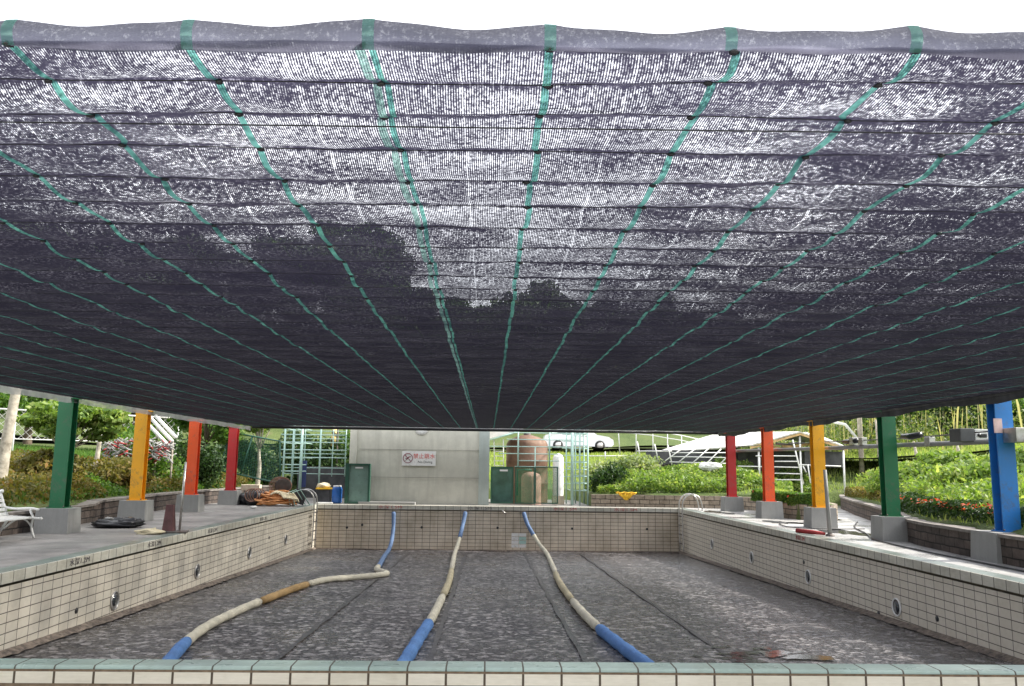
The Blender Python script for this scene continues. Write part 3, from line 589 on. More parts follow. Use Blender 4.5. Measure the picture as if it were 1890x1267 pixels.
def shrub(name, cx, cy_, rx, ry, h, mat, n, size, label, seed, cat_='shrub', k=9, flower=None, stems=True, group=None):
    root = thing(name, (cx, cy_, H(cx, cy_)), label, cat_, group); C_, Q = clump(cx, cy_, rx, ry, h, k, seed)
    V, F = leaves(C_, Q, n, size, hollow=.2); np_mesh('foliage', V, F, mat, root)
    if flower: V, F = leaves([(c[0], c[1]-.05, c[2]+.1) for c in C_], Q, flower[1], flower[2], hollow=.85); np_mesh('flowers', V, F, flower[0], root)
    if stems:
        m = MB(); rg = random.Random(seed)
        for c in C_[:8]: m.tube([(cx+rg.uniform(-.2, .2)*rx, cy_+rg.uniform(-.2, .2)*ry, H(cx, cy_)-.05), ((cx+c[0])/2, (cy_+c[1])/2, c[2]-h*.25), c], [.02, .014, .006], 5)
        m.build('stems', M['dtrunk'], root)
    return root
def hscatter(n, x0, x1, y0, y1, dmin=.3, dmax=99, fn=None):
    x = nr.uniform(x0, x1, n); y = nr.uniform(y0, y1, n); P = np.stack([x, y], 1); d = sdist(P); k = (d > dmin) & (d < dmax)
    if fn is not None: k &= fn(x, y)
    P = P[k]; return P[:, 0], P[:, 1], hgt(P), d[k]
# grass + ground cover (uncountable)
x, y, z, d = hscatter(60000, -24, -8.7, 8, 40, .35, 16); V, F = blades(x, y, z-.02, .10+.12*nr.random(len(x)), .03); tag(np_mesh('grass', V, F, M['L_mid']), 'green grass covering the bank on the left of the pool', 'grass', kind='stuff')
x, y, z, d = hscatter(90000, 7.5, 26, 6, 44, .35, 18); V, F = blades(x, y, z-.02, (.10+.18*nr.random(len(x)))*np.clip(.4+d*.3, .4, 1), .03); tag(np_mesh('grass', V, F, M['L_lime']), 'bright lime grass covering the bank on the right', 'grass', kind='stuff')
x, y, z, d = hscatter(20000, -6, 12, 30, 52, 1., 30); V, F = blades(x, y, z-.02, .12+.15*nr.random(len(x)), .05); tag(np_mesh('grass', V, F, M['L_lime']), 'pale grass on the slope behind the pool building', 'grass', kind='stuff')
def cover(x, y, z, hmax, size, per=1):
    n = len(x); nzv = .5+.5*np.sin(x*2.1+np.cos(y*1.7)*2)*np.cos(y*2.6+x); p = np.stack([x, y, z+hmax*(.25+.75*nzv)*nr.random(n)], 1); d = nr.normal(size=(n, 3)); return quads(p, d, size, .5)
x, y, z, d = hscatter(60000, -14, -8.6, 13, 33, .32, 4.5, lambda x, y: np.sin(x*1.3+y*.8)+np.cos(y*1.9) > -.9); V, F = cover(x, y, z, .5, .05); tag(np_mesh('ground_cover', V, F, M['L_olive']), 'brownish green ground cover plants filling the left planter', 'ground cover', kind='stuff')
x, y, z, d = hscatter(42000, -14, -8.6, 10, 30, .32, 4, lambda x, y: np.sin(x*1.3+y*.8)+np.cos(y*1.9) < .3); V, F = cover(x, y, z, .36, .045); tag(np_mesh('ground_cover', V, F, M['L_mid']), 'low mid green ground cover along the left planter wall', 'ground cover', kind='stuff')
x, y, z, d = hscatter(46000, 3.6, 13, 28.6, 34.0, .3, 6, lambda x, y: (y > 29.2)); V, F = cover(x, y, z, .55, .06); tag(np_mesh('ground_cover', V, F, M['L_bright']), 'leafy bright ground cover above the block wall behind the pool ladder', 'ground cover', kind='stuff')
x, y, z, d = hscatter(60000, 7.7, 17, 8, 27, .8, 7, lambda x, y: (x > 8.0+.0*y)); V, F = cover(x, y, z, .5, .055); tag(np_mesh('ground_cover', V, F, M['L_bright']), 'bright green bushy cover on the bank behind the blue post', 'ground cover', kind='stuff')
# low clipped hedge with red flowers on the right wall
def hedge(pts, h, wd, mat, label, n, size, off, flower=None, z0=.36):
    root = thing('hedge', (*pts[0], z0), label, 'hedge'); P0 = []; 
    seg = [math.dist(a, b) for a, b in zip(pts[:-1], pts[1:])]; T = sum(seg)
    tt = nr.random(n)*T; acc = np.cumsum([0]+seg); P_ = np.array(pts, float); k = np.clip(np.searchsorted(acc, tt, side='right')-1, 0, len(seg)-1); f = (tt-acc[k])/np.array(seg)[k]; q = P_[k]+(P_[k+1]-P_[k])*f[:, None]; e = P_[k+1]-P_[k]; e /= np.linalg.norm(e, axis=1)[:, None]; nn = np.stack([-e[:, 1], e[:, 0]], 1)
    u = nr.random(n)*2-1; v = nr.random(n); edge = nr.random(n) < .65; which = nr.random(n) < .5; u = np.where(edge & which, np.sign(u)*(.9+.1*nr.random(n)), u); v = np.where(edge & ~which, .88+.16*nr.random(n), v)
    wob = 1+.12*np.sin(tt*2.3)+.08*np.sin(tt*5.1); p = np.column_stack([q+nn*(off+u*wd/2*(1-.15*v))[:, None], z0+v*h*wob]); V, F = quads(p, np.column_stack([nn*u[:, None], v]), size, .3); np_mesh('foliage', V, F, mat, root)
    if flower:
        cl = nr.random(flower[1])*T; tt2 = (cl[nr.integers(0, 14, flower[1])]+nr.normal(size=flower[1])*.12) % T; k = np.clip(np.searchsorted(acc, tt2, side='right')-1, 0, len(seg)-1); f = (tt2-acc[k])/np.array(seg)[k]; q = P_[k]+(P_[k+1]-P_[k])*f[:, None]; e = P_[k+1]-P_[k]; e /= np.linalg.norm(e, axis=1)[:, None]; nn = np.stack([-e[:, 1], e[:, 0]], 1)
        p = np.column_stack([q+nn*(off-wd/2+nr.random(flower[1])*wd*.8)[:, None]*1.0, z0+h*(.75+.35*nr.random(flower[1]))]); V, F = quads(p, np.tile([0, 0, 1.], (len(p), 1)), .035, .8); np_mesh('flowers', V, F, flower[0], root)['kind'] = 'stuff'
    return root
hedge([(9.9, 21.0), (8.75, 17.4), (8.15, 15.5), (7.95, 13.2), (7.85, 11.5), (7.8, 7)], .38, .75, M['L_dark'], 'low dark clipped hedge dotted with red flowers behind the stone wall', 26000, .035, .50, (M['L_red'], 700))
hedge([(12.9, 30), (12.2, 27.6), (11.6, 25.4), (10.9, 23), (9.9, 20.4)], .34, .7, M['L_olive'], 'low yellow green clipped hedge behind the curved stone wall', 14000, .045, .35)
hedge([(8.95, 26.5), (8.7, 25), (8.75, 23.4), (9.25, 22.7)], .30, .62, M['L_mid'], 'clipped hedge filling the rounded brick planter', 13000, .035, -.25, (M['L_red'], 70))
SH = [('shrub', -10.6, 20.6, .9, .8, .95, 'L_olive', 3600, .06, 'brown tinged shrub between the green and yellow posts'),
 ('shrub', -9.9, 22.9, .8, .7, .9, 'L_olive', 3200, .06, 'reddish brown shrub just right of the yellow post'),
 ('shrub', -10.8, 26.3, 1.2, .9, 1.5, 'L_mid', 4500, .06, 'tall green shrub behind the orange post'),
 ('shrub', -9.9, 28.6, .9, .8, 1.7, 'L_dark', 4500, .06, 'dark green shrub between the orange and dark red posts'),
 ('shrub', -12.6, 18.0, 1.0, .9, .6, 'L_bright', 2600, .05, 'bright low shrub at the left edge below the terrace wall'),
 ('shrub', 5.6, 33.2, 1.5, .6, 1.15, 'L_frang', 3600, .07, 'pale flowering shrub below the parked white car'),
 ('shrub', 4.4, 30.4, .7, .6, .9, 'L_dark', 2600, .06, 'dark shrub beside the right pipe cage'),
 ('shrub', -7.6, 35.6, 1.5, 1.0, 2.3, 'L_dark', 6000, .08, 'dark leafy thicket seen through the left pipe cage'),
 ('shrub', -5.2, 36.4, 1.7, 1.0, 2.5, 'L_mid', 6000, .08, 'green thicket rising between left pipe cage and concrete wall'),
 ('shrub', -9.9, 34.8, 1.1, .9, 1.9, 'L_dark', 5000, .08, 'dark bush behind the sagging dark green fence'),
 ('shrub', -12.6, 30.5, 1.5, 1.2, 1.7, 'L_mid', 5000, .08, 'wide green bush behind the orange post on the left'),
 ('shrub', 12.9, 24.5, 1.5, 1.2, .9, 'L_bright', 5200, .075, 'broad leafy bush between the yellow and green posts on the right'),
 ('shrub', 12.2, 19.6, 1.4, 1.1, .75, 'L_bright', 5200, .07, 'broad leafy bush just right of the right green post'),
 ('shrub', 13.5, 16.5, 1.7, 1.2, .85, 'L_lime', 5000, .07, 'lime green bush left of the blue post'),
 ('shrub', 9.9, 33.0, 1.0, .7, .8, 'L_bright', 3000, .07, 'bright bush between the red and orange posts on the right')]
for k, s_ in enumerate(SH): shrub(s_[0], *s_[1:6], M[s_[6]], s_[7], s_[8], s_[9], 40+k)
# red ground flowers
def tree(name, x, y, h, rx, rz, mat, trmat, n, size, label, seed, lean=(0, 0), k=16, tr=.12, group=None, cb=None, base=None, hollow=.3):
    z0 = H(x, y) if base is None else base; root = thing(name, (x, y, z0), label, 'tree', group); rg = random.Random(seed); cx, cy_ = x+lean[0], y+lean[1]; cz = z0+h-rz
    C_ = []; Q = []
    for _ in range(k):
        a = rg.uniform(0, 6.283); e = rg.uniform(-.75, 1); r = rg.uniform(.35, .85); q = math.sqrt(max(0, 1-e*e)); C_.append((cx+math.cos(a)*q*r*rx, cy_+math.sin(a)*q*r*rx, cz+e*r*rz)); s_ = rg.uniform(.26, .42); Q.append((rx*s_, rx*s_, rz*s_*.8))
    m = MB(); top = Vector((cx, cy_, cz-.1*rz)); fork = Vector((x+lean[0]*.5, y+lean[1]*.5, z0+(cz-z0)*.55)) if cz-z0 > .5 else top
    m.tube(spline([(x, y, z0-.1), (x+lean[0]*.15+.05, y, z0+(fork.z-z0)*.5), fork, top], 5), [tr*(1.25-1.0*t/15) for t in range(16)], 9)
    o = m.build('trunk', trmat, root); m = MB()
    for c in C_[:11]:
        c = Vector(c); mid = fork.lerp(c, .5)+Vector((0, 0, -.06*rz)); m.tube([fork, mid, c], [tr*.42, tr*.25, tr*.08], 6)
    m.build('limbs', trmat, root); V, F = leaves(C_, Q, n, size, hollow=hollow); np_mesh('crown', V, F, mat, root); return root
tree('tree', -10.3, 20.4, 2.15, 1.22, .58, M['L_bright'], M['trunk'], 6500, .075, 'small bright leaved tree with a pale trunk behind the left green post', 1, lean=(.15, 0), tr=.09, k=22)
tree('tree', -11.4, 24.5, 3.6, 1.4, .8, M['L_mid'], M['trunk'], 4200, .08, 'slim tree above the white pipes between yellow and orange posts', 6, tr=.07, lean=(.2, 0))
tree('tree', -10.6, 31.5, 3.9, 1.5, 1.6, M['L_mid'], M['dtrunk'], 6500, .085, 'leafy green tree hanging over the dark fence', 2, tr=.08)
tree('tree', -9.15, 33.5, 3.3, .9, .7, M['L_bright'], M['trunk'], 2600, .085, 'thin pale trunked tree left of the left pipe cage', 3, tr=.085)
# leaning pale trunk at the left edge
r = thing('tree', (-9.85, 17.2, .7), 'pale bare leaning tree trunk at the left edge', 'tree'); m = MB(); m.tube(spline([(-9.85, 17.2, .5), (-9.83, 17.2, 1.3), (-9.78, 17.2, 2.0), (-9.7, 17.25, 3.2)], 5), [.13-.003*k for k in range(16)], 10); m.build('trunk', M['trunk'], r)
V, F = leaves([(-9.7, 17.4, 3.9)], [(1.2, 1.2, .6)], 2500, .08); np_mesh('crown', V, F, M['L_mid'], r)
# background woodland: every tree a thing, three kinds
KINDS = [('dense_tree', 'L_dark', 'dark dense tree seen through the net beyond the pool building'), ('broad_tree', 'L_mid', 'mid green broad tree standing beyond the banks'), ('pale_tree', 'L_frang', 'pale thin tree standing beyond the road')]
protos = {}
def copy_tree(o, loc, sc, rz):
    c = o.copy(); COL.objects.link(c); c.location = loc; c.scale = (sc[0], sc[0], sc[1]); c.rotation_euler = (0, 0, rz)
    for ch in o.children: q = ch.copy(); COL.objects.link(q); q.parent = c
    return c
WD = []
rg = random.Random(5)
for k in range(15): WD.append((0, -52+k*7.2+rg.uniform(-2, 2), rg.uniform(66, 76), rg.uniform(.85, 1.1)*(.84 if k < 9 else .68 if k < 12 else .52)))
for x, y, s_ in ((-9.5, 70, .92), (-2.5, 68, .98), (4.0, 69, 1.06), (9.5, 71, .95), (15, 72, .8)): WD.append((0, x, y, s_))
for k in range(8): WD.append((0, -62+k*7.4+rg.uniform(-2, 2), rg.uniform(80, 90), rg.uniform(1.1, 1.3)))
for (x, y, s_) in [(-30, 46, .8), (-36, 38, .8), (-24, 44, .62), (-30, 30, .6), (-27, 58, .9), (-18, 60, .8), (-22, 36, .55), (-17, 40, .5), (-14, 44, .5)]: WD.append((0 if s_ > .6 else 1, x, y, s_))
for (x, y, s_) in [(40, 44, .7), (33, 56, .6), (27, 60, .45), (48, 36, .75), (20, 62, .42), (44, 26, .7)]: WD.append((1, x, y, s_))
for k, (x, y, s_) in enumerate([(30, 47, .55), (27.5, 49.5, .5), (36, 41, .6), (34, 30, .55), (31, 34, .5), (38, 33, .6), (24, 52.5, .45), (29, 27, .45)]): WD.append((2, x, y, s_))
for (x, y, s_) in [(24, 42, .30), (27.5, 43.5, .36), (30.5, 40, .34), (33, 36, .38), (35, 31, .42), (29, 46, .42), (38, 38, .5), (22, 47, .34), (36, 25, .4), (25, 50, .42), (33, 46, .5)]: WD.append((1 if int(x*2) % 3 else 0, x, y, s_))
for kd, x, y, s_ in WD:
    nm, mt, lab = KINDS[kd]
    if kd not in protos:
        protos[kd] = tree(nm, x, y, 10.5, 5.2, 4.3, M[mt], M['dtrunk'] if kd < 2 else M['trunk'], 24000 if kd < 2 else 3600, .17 if kd < 2 else .13, lab, 20+kd, k=26, tr=.32, group='trees beyond the banks', hollow=.25); protos[kd].scale = (s_, s_, s_)
    else: copy_tree(protos[kd], (x, y, H(x, y)-.2), (s_, s_*rg.uniform(.85, 1.15)), rg.uniform(0, 6.28))
# bare pale stems on the right bank (reeds)
x, y, z, d = hscatter(380, 15, 40, 34, 50, 6, 40); V, F = blades(x, y, z, 1.2+1.9*nr.random(len(x)), .05, .10); tag(np_mesh('reeds', V, F, M['L_dry']), 'tall dry pale reeds standing on the far right bank', 'reeds', kind='stuff')
x, y, z, d = hscatter(45000, 15, 42, 37, 52, 6, 40); p = np.stack([x, y, z+(.5+1.6*np.sin(x*.9+y*.5)**2)*nr.random(len(x))], 1); V, F = quads(p, nr.normal(size=(len(p), 3)), .075); tag(np_mesh('undergrowth', V, F, M['L_ug']), 'yellow green undergrowth beyond the lamp rail', 'undergrowth', kind='stuff')

# ------------------------------------------------------------------ pool building
BX0, BX1, BY0, BY1, BT = -4.80, .03, 29.0, 33.5, 3.05
b = thing('pump_house', ((BX0+BX1)/2, BY0, 0), 'plain concrete pump house with a no diving sign at the far end of the pool', 'building')
m = MB(); m.box(((BX0+BX1)/2, (BY0+BY1)/2+.03, BT/2-.02), (BX1-BX0-.02, BY1-BY0-.06, BT), bev=0); m.build('wall', M['wallconc'], b)
m = MB(); m.box((BX0+.12, BY0+.12, BT/2), (.24, .3, BT-.01)); m.build('corner_pier', M['wallconc'], b); m = MB(); m.box((BX1-.17, BY0+.12, BT/2), (.36, .3, BT-.01)); m.build('corner_pier', M['conc_tint'], b)
m = MB(); m.box(((BX0+BX1)/2, (BY0+BY1)/2, BT+.05), (BX1-BX0+.1, BY1-BY0+.1, .14)); m.build('roof_slab', M['wallconc'], b)
for z in (.91, 1.86):
    m = MB(); m.box(((BX0+BX1)/2, BY0+.024, z), (BX1-BX0-.66, .012, .010)); m.build('panel_joint', M['dsteel'], b)
m = MB(); m.lathe((0, 0, 0), [(.001, .09), (.12, .085), (.20, .06), (.235, 0.0)], 28); m.v = [(-2.34+v[0], BY0+.03-v[2], 2.60+v[1]) for v in m.v]; m.build('round_lamp', M['white'], b)
m = MB(); m.box((-3.4, BY0-.35, .04), (1.9, .5, .09)); m.build('concrete_step', M['conc'], b)
sg = thing('warning_sign', (-2.405, BY0+.02, 1.56), 'white no diving sign with red lettering on the concrete wall', 'sign')
SX, SY = -2.405, BY0+.014
m = MB(); m.box((SX, SY, 1.56), (1.17, .02, .50), bev=.004); m.build('board', M['white'], sg)
M['sred'] = pm('sign_red', (.62, .06, .05), .6, .1, 5, 0); M['sblk'] = pm('sign_black', (.03, .03, .03), .6, .1, 5, 0); M['smar'] = pm('sign_maroon', (.22, .06, .08), .6, .1, 5, 0)
text('禁止跳水', 'lettering', (SX+.18, SY-.012, 1.63), .185, M['sred'], sg, (R_(90), 0, 0), .002); text('No Diving', 'lettering', (SX+.22, SY-.012, 1.44), .115, M['sblk'], sg, (R_(90), 0, 0), .002)
m = MB(); c0 = Vector((SX-.38, SY-.014, 1.57)); m.tube([c0+Vector((math.cos(2*math.pi*k/32), 0, math.sin(2*math.pi*k/32)))*.16 for k in range(32)], .013, 6, closed=True); m.tube([c0+Vector((-.113, 0, .113)), c0+Vector((.113, 0, -.113))], .012, 6)
m.tube([c0+Vector((.10, .003, .06)), c0+Vector((.02, .003, .03)), c0+Vector((-.06, .003, -.06))], [.012, .022, .01], 6); m.tube([c0+Vector((-.02, .003, 0)), c0+Vector((-.09, .003, -.02))], .009, 6); m.tube([c0+Vector((-.085, .004, -.085)), c0+Vector((-.086, .002, -.087))], .02, 8)
m.build('pictogram', M['smar'], sg)
# green door cabinet left of the building
dr = thing('green_cabinet', (-4.62, 28.9, 0), 'green framed glass cabinet leaning on the left corner of the concrete wall', 'cabinet')
P0 = at(637, 922, 28.6).x; P1 = at(682, 922, 28.6).x; cx = (P0+P1)/2; wdt = P1-P0; z0, z1 = .02, 1.36
m = MB(); m.box((cx, 28.62, (z0+z1)/2), (wdt-.1, .10, z1-z0-.08)); m.build('panel', pm('frosted_green_glass', (.16, .26, .22), .3, .2, 3), dr)
m = MB(); 
for (c, d_) in (((P0+.05, 28.6, (z0+z1)/2), (.12, .2, z1-z0)), ((P1-.03, 28.6, (z0+z1)/2), (.06, .2, z1-z0)), ((cx+.03, 28.6, z1-.03), (wdt-.19, .2, .06)), ((cx+.03, 28.6, z0+.03), (wdt-.19, .2, .06))): m.box(c, d_)
m.build('frame', M['dgreen'], dr); m = MB(); m.box((cx+.03, 28.54, 1.22), (.26, .03, .05)); m.build('label_plate', M['white'], dr)

# ------------------------------------------------------------------ pipe cages
def pipes(name, loc, label, cat_, lines, r, mat, part='pipe'):
    root = thing(name, loc, label, cat_)
    for a, b in lines:
        m = MB(); rr = r
        if len(a) > 3: rr = a[3]
        m.tube([Vector(a[:3]), Vector(b[:3])], rr, 8); m.build(part, mat, root)
    return root
def vline(x, y0, y1, Y, r): a = at(x, y1, Y); b = at(x, y0, Y); return ((a.x, Y, a.z, r), (a.x+.0*(b.x-a.x), Y, b.z))
def hline(x0, x1, y, Y, r): a = at(x0, y, Y); b = at(x1, y+ (x1-x0)*.0126*0, Y); z = (a.z+b.z)/2; return ((a.x, Y, z, r), (b.x, Y, z))
Ls = []
Y = 31.0
for x, r, lo in ((521, .035, 905), (537, .03, 900), (553, .055, 905), (588, .03, 905)): Ls.append(vline(x, 775, lo, Y, r))
for x in (522, 540, 560, 588, 612, 636): Ls.append(vline(x, 775, 880, 33.2, .02))
for y in (790, 803, 817, 831, 845): Ls.append(hline(519, 640, y, Y, .02))
for y in (858, 870): Ls.append(hline(519, 565, y, Y, .02))
for y in (796, 810, 838, 864, 875): Ls.append(hline(522, 640, y, 33.2, .014))
for xx in (521, 537, 553):
    for y in (790, 817, 845): a = at(xx, y, Y); Ls.append(((a.x, Y, a.z, .018), (a.x, 33.2, a.z)))
pipes('pipe_cage', (at(580, 920, Y).x, Y, 0), 'open cage of pale green pipes left of the concrete building', 'pipe frame', Ls, .02, M['seafoam'])
Ls = []; Y = 29.35
for x, y0, y1, r in ((956, 778, 862, .028), (1014, 778, 862, .03), (987, 825, 932, .022), (1056, 778, 933, .055), (1070, 778, 933, .03), (1085, 778, 933, .032)): Ls.append(vline(x, y0, y1, Y, r))
for y, x0, x1 in ((800, 940, 1085), (812, 935, 1060), (825, 905, 1060), (838, 920, 1032), (851, 956, 1032), (862, 950, 1030)): Ls.append(hline(x0, x1, y, Y, .017))
for y in (805, 823, 852, 878, 891, 906): Ls.append(hline(1056, 1085, y, Y, .014))
for x in (1045, 1062, 1078): Ls.append(vline(x, 778, 930, 31.0, .028))
for y in (790, 802, 815, 828, 841, 854, 867, 880, 893): Ls.append(hline(1038, 1085, y, 31.0, .015))
for xx in (1056, 1085):
    for y in (800, 825, 862, 906): a = at(xx, y, Y); Ls.append(((a.x, Y, a.z, .018), (a.x, 31.0, a.z)))
pipes('pipe_cage', (at(1040, 930, Y).x, Y, 0), 'open cage of pale green pipes round the rusty tank right of the building', 'pipe frame', Ls, .02, M['seafoam'])
# tanks
cxp = at(972, 920, 31.2); tk = thing('water_tank', (cxp.x, 31.2, 0), 'large rusty brown domed water tank behind the pipe cage', 'tank'); m = MB(); RT = .78
m.lathe((cxp.x, 31.2, 0), [(RT, 0), (RT, .7), (RT+.012, .72), (RT, .74), (RT, 1.5), (RT+.012, 1.52), (RT, 1.54), (RT, 2.15), (RT*.92, 2.28), (RT*.6, 2.42), (RT*.25, 2.5), (.01, 2.52)], 40); m.build('shell', M['rust'], tk)
m = MB(); m.lathe((cxp.x, 31.2, 2.5), [(.14, 0), (.14, .09), (.01, .1)], 16); m.build('lid', M['dsteel'], tk)
c2 = at(980, 925, 30.1); tk = thing('pressure_tank', (c2.x, 30.1, 0), 'shorter faded pink cylinder standing before the rusty tank', 'tank'); m = MB(); m.lathe((c2.x, 30.1, 0), [(.36, 0), (.36, .95), (.30, 1.07), (.12, 1.14), (.01, 1.15)], 30); m.build('shell', M['pink'], tk); m = MB(); m.tube([(c2.x, 30.1, 1.12), (c2.x, 30.1, 1.22), (c2.x-.5, 30.1, 1.22), (c2.x-.5, 30.1, .3)], .035, 8); m.build('pipe', M['dgreen'], tk)
c3 = at(1030, 915, 30.4); tk = thing('white_tank', (c3.x, 30.4, 0), 'narrow white cylinder tank beside the rusty tank', 'tank'); m = MB(); m.lathe((c3.x, 30.4, .3), [(.20, 0), (.20, 1.35), (.15, 1.47), (.01, 1.53)], 24); m.build('shell', M['white'], tk); m = MB(); m.box((c3.x, 30.4, .15), (.42, .4, .3)); m.build('stand', M['wood'], tk)
# dark green screen and mesh panels
def framed(name, x0, y0, x1, y1, Y, label, fmat, pmat_, cat_='panel', th=.05, bars=0, fr=.05):
    a = at(x0, y1, Y); c = at(x1, y0, Y); X0, X1, Z0, Z1 = a.x, c.x, max(a.z, .01), c.z; root = thing(name, ((X0+X1)/2, Y, Z0), label, cat_)
    m = MB(); m.box(((X0+X1)/2, Y+.01, (Z0+Z1)/2), (X1-X0-2*fr, th*.4, Z1-Z0-2*fr)); m.build('panel', pmat_, root); m = MB()
    m.box((X0+fr/2, Y, (Z0+Z1)/2), (fr, th, Z1-Z0)); m.box((X1-fr/2, Y, (Z0+Z1)/2), (fr, th, Z1-Z0)); m.box(((X0+X1)/2, Y, Z1-fr/2), (X1-X0-2*fr, th, fr)); m.box(((X0+X1)/2, Y, Z0+fr/2), (X1-X0-2*fr, th, fr)); m.build('frame', fmat, root)
    return root, X0, X1, Z0, Z1
def netmat_small(name, col, d=.5):
    t = NT(name); v = t.coord('Object'); t.sub(col, .8); tr = t.n('ShaderNodeBsdfTransparent'); ms = t.n('ShaderNodeMixShader'); n_ = t.ramp(t.noise(v, 160, 2), [(d-.06, 0), (d+.06, 1)])
    t.l(n_, ms.inputs[0]); t.l(tr.outputs[0], ms.inputs[1]); t.l(t.p.outputs[0], ms.inputs[2]); t.l(ms.outputs[0], t.o.inputs[0]); return t.m
M['gmesh'] = netmat_small('green_mesh', (.04, .26, .12), .56)
r_, X0, X1, Z0, Z1 = framed('glass_door', 905, 862, 948, 929, 29.2, 'dark green framed glass door right of the concrete wall', M['dgreen'], pm('dark_green_glass', (.02, .07, .06), .12, .4, 2, col2=(.06, .15, .13), spec=.9), 'door')
m = MB(); m.box((X0+.45, 29.14, Z1-.13), (.28, .02, .06)); m.build('label_plate', M['white'], r_)
framed('mesh_panel', 950, 862, 987, 930, 29.25, 'left green mesh panel of the tank enclosure', M['dgreen'], M['gmesh'], 'fence', fr=.035)
framed('mesh_panel', 987, 862, 1030, 930, 29.25, 'right green mesh panel of the tank enclosure', M['dgreen'], M['gmesh'], 'fence', fr=.035)
# lean-to roof right of the building
rf = thing('awning', (.6, 30.6, 2.4), 'grey sloping awning fixed between the building and the tank', 'awning'); m = MB(); a0, a1, a2, a3 = at(904, 812, 29.8), at(965, 795, 29.8), at(965, 783, 31.5), at(904, 783, 31.5)
m.face([a0, a1, a2, a3]); m.face([a+Vector((0, 0, .04)) for a in (a3, a2, a1, a0)]); m.quad(a0, a1, a1+Vector((0, 0, .04)), a0+Vector((0, 0, .04))); m.build('roof_sheet', M['conc'], rf)
m = MB(); m.tube([a0, a1], .03, 8); m.build('edge_pipe', M['seafoam'], rf)
# service pole with ladder rungs
a = at(917, 930, 29.9); pipes('service_ladder', (a.x, 29.9, 0), 'short pale ladder of rungs between the glass door and the awning', 'ladder', [((a.x-.1, 29.9, 1.25, .018), (a.x-.14, 29.9, 2.3)), ((a.x+.22, 29.9, 1.25, .018), (a.x+.2, 29.9, 2.3))]+[((a.x-.1, 29.9, 1.35+.17*k, .014), (a.x+.22, 29.9, 1.35+.17*k)) for k in range(5)], .02, M['white'], 'rung')

# clutter left of the building
def box_thing(name, c, d, mat, label, cat_, rz=0, bev=.01, extra=None):
    root = thing(name, (c[0], c[1], c[2]-d[2]/2), label, cat_); m = MB(); m.box(c, d, rz, bev); m.build('body', mat, root)
    if extra: extra(root)
    return root
bp = at(622, 915, 28.75); bl = thing('blue_barrel', (bp.x, 28.75, 0), 'blue plastic barrel beside the green cabinet', 'barrel'); m = MB(); m.lathe((bp.x, 28.75, .02), [(.01, 0), (.15, 0), (.165, .05), (.17, .2), (.178, .22), (.17, .24), (.17, .42), (.178, .44), (.15, .53), (.13, .55), (.01, .55)], 22); m.build('body', M['blue_p'], bl); m = MB(); m.lathe((bp.x, 28.75, .57), [(.135, 0), (.135, .04), (.01, .045)], 20); m.build('lid', M['white'], bl)
q = at(598, 915, 28.9)
def cr(root):
    m = MB(); m.box((q.x, 28.9, .50), (.50, .44, .05), bev=.01); m.build('rim', M['yfoam'], root)
box_thing('storage_crate', (q.x, 28.9, .23), (.46, .40, .46), M['dark'], 'black storage crate with a yellow rim left of the blue barrel', 'crate', extra=cr)
m = MB(); m.blob((q.x-.02, 28.9, .60), (.20, .16, .10), rng, .2); r = thing('cloth_bundle', (q.x, 28.9, .52), 'cream cloth bundle lying on the black crate', 'cloth'); m.build('cloth', M['cream_c'], r)
box_thing('white_board', (at(600, 926, 28.6).x, 28.55, .03), (.55, .4, .05), M['white'], 'flat white board lying before the black crate', 'board', .1)
box_thing('dark_tarps', (at(605, 865, 33.9).x, 33.9, .55), (2.3, .5, 1.35), M['dark'], 'dark tarpaulins behind the left pipe cage', 'tarpaulin')  # plain dark box standing in for the tarpaulins
box_thing('blue_screen', (at(559, 865, 32.2).x, 32.2, .95), (.28, .06, 1.0), pm('dark_blue_sheet', (.02, .035, .12), .5, .3, 4), 'dark blue sheet hanging inside the left pipe cage', 'sheet')
# striped guard
g = at(617, 800, 35); gy = thing('guard_tube', (g.x, 35, 0), 'yellow and black striped guard tube on a pole behind the left cage', 'guard'); 
m = MB(); m.tube([(g.x+.15, 35, H(g.x, 35)), (g.x+.15, 35, 3.6)], .035, 8); m.build('pole', M['dsteel'], gy)
def stripe():
    t = NT('hazard_stripe'); v = t.n('ShaderNodeTexCoord'); s_ = t.n('ShaderNodeSeparateXYZ'); t.l(v.outputs['Object'], s_.inputs[0]); f = t.math('FRACT', t.math('MULTIPLY', t.math('ADD', s_.outputs[2], t.math('MULTIPLY', s_.outputs[0], .8)), 2.6)); return t.sub(t.mix(t.math('GREATER_THAN', f, .55), (.80, .58, .22), (.10, .08, .04)), .6)
m = MB(); a, b2 = at(614, 824, 35), at(619, 784, 35); m.tube([a, a.lerp(b2, .5), b2], [.10, .11, .11], 12); m.build('striped_sleeve', stripe(), gy)

# ladders
def ladder(xw, s_, y0, y1, label):   # s_ = outward direction on deck
    root = thing('pool_ladder', (xw, (y0+y1)/2, 0), label, 'ladder'); zb = zf(y0)+.12
    for y in (y0, y1):
        m = MB(); pts = [(xw-s_*.10, y, zb), (xw-s_*.12, y, -.7), (xw-s_*.12, y, .05), (xw-s_*.08, y, .30), (xw+s_*.06, y, .46), (xw+s_*.26, y, .50), (xw+s_*.44, y, .40), (xw+s_*.52, y, .18), (xw+s_*.55, y, 0)]
        m.tube(spline(pts, 5), .021, 10); m.build('handrail', M['steel'], root)
        m = MB(); m.lathe((xw+s_*.55, y, 0), [(.05, 0), (.05, .012), (.022, .03)], 14); m.build('flange', M['steel'], root)
    for k in range(4):
        m = MB(); m.box((xw-s_*.12, (y0+y1)/2, -.22-.29*k), (.07, y1-y0, .022)); m.build('rung', M['dsteel'], root)
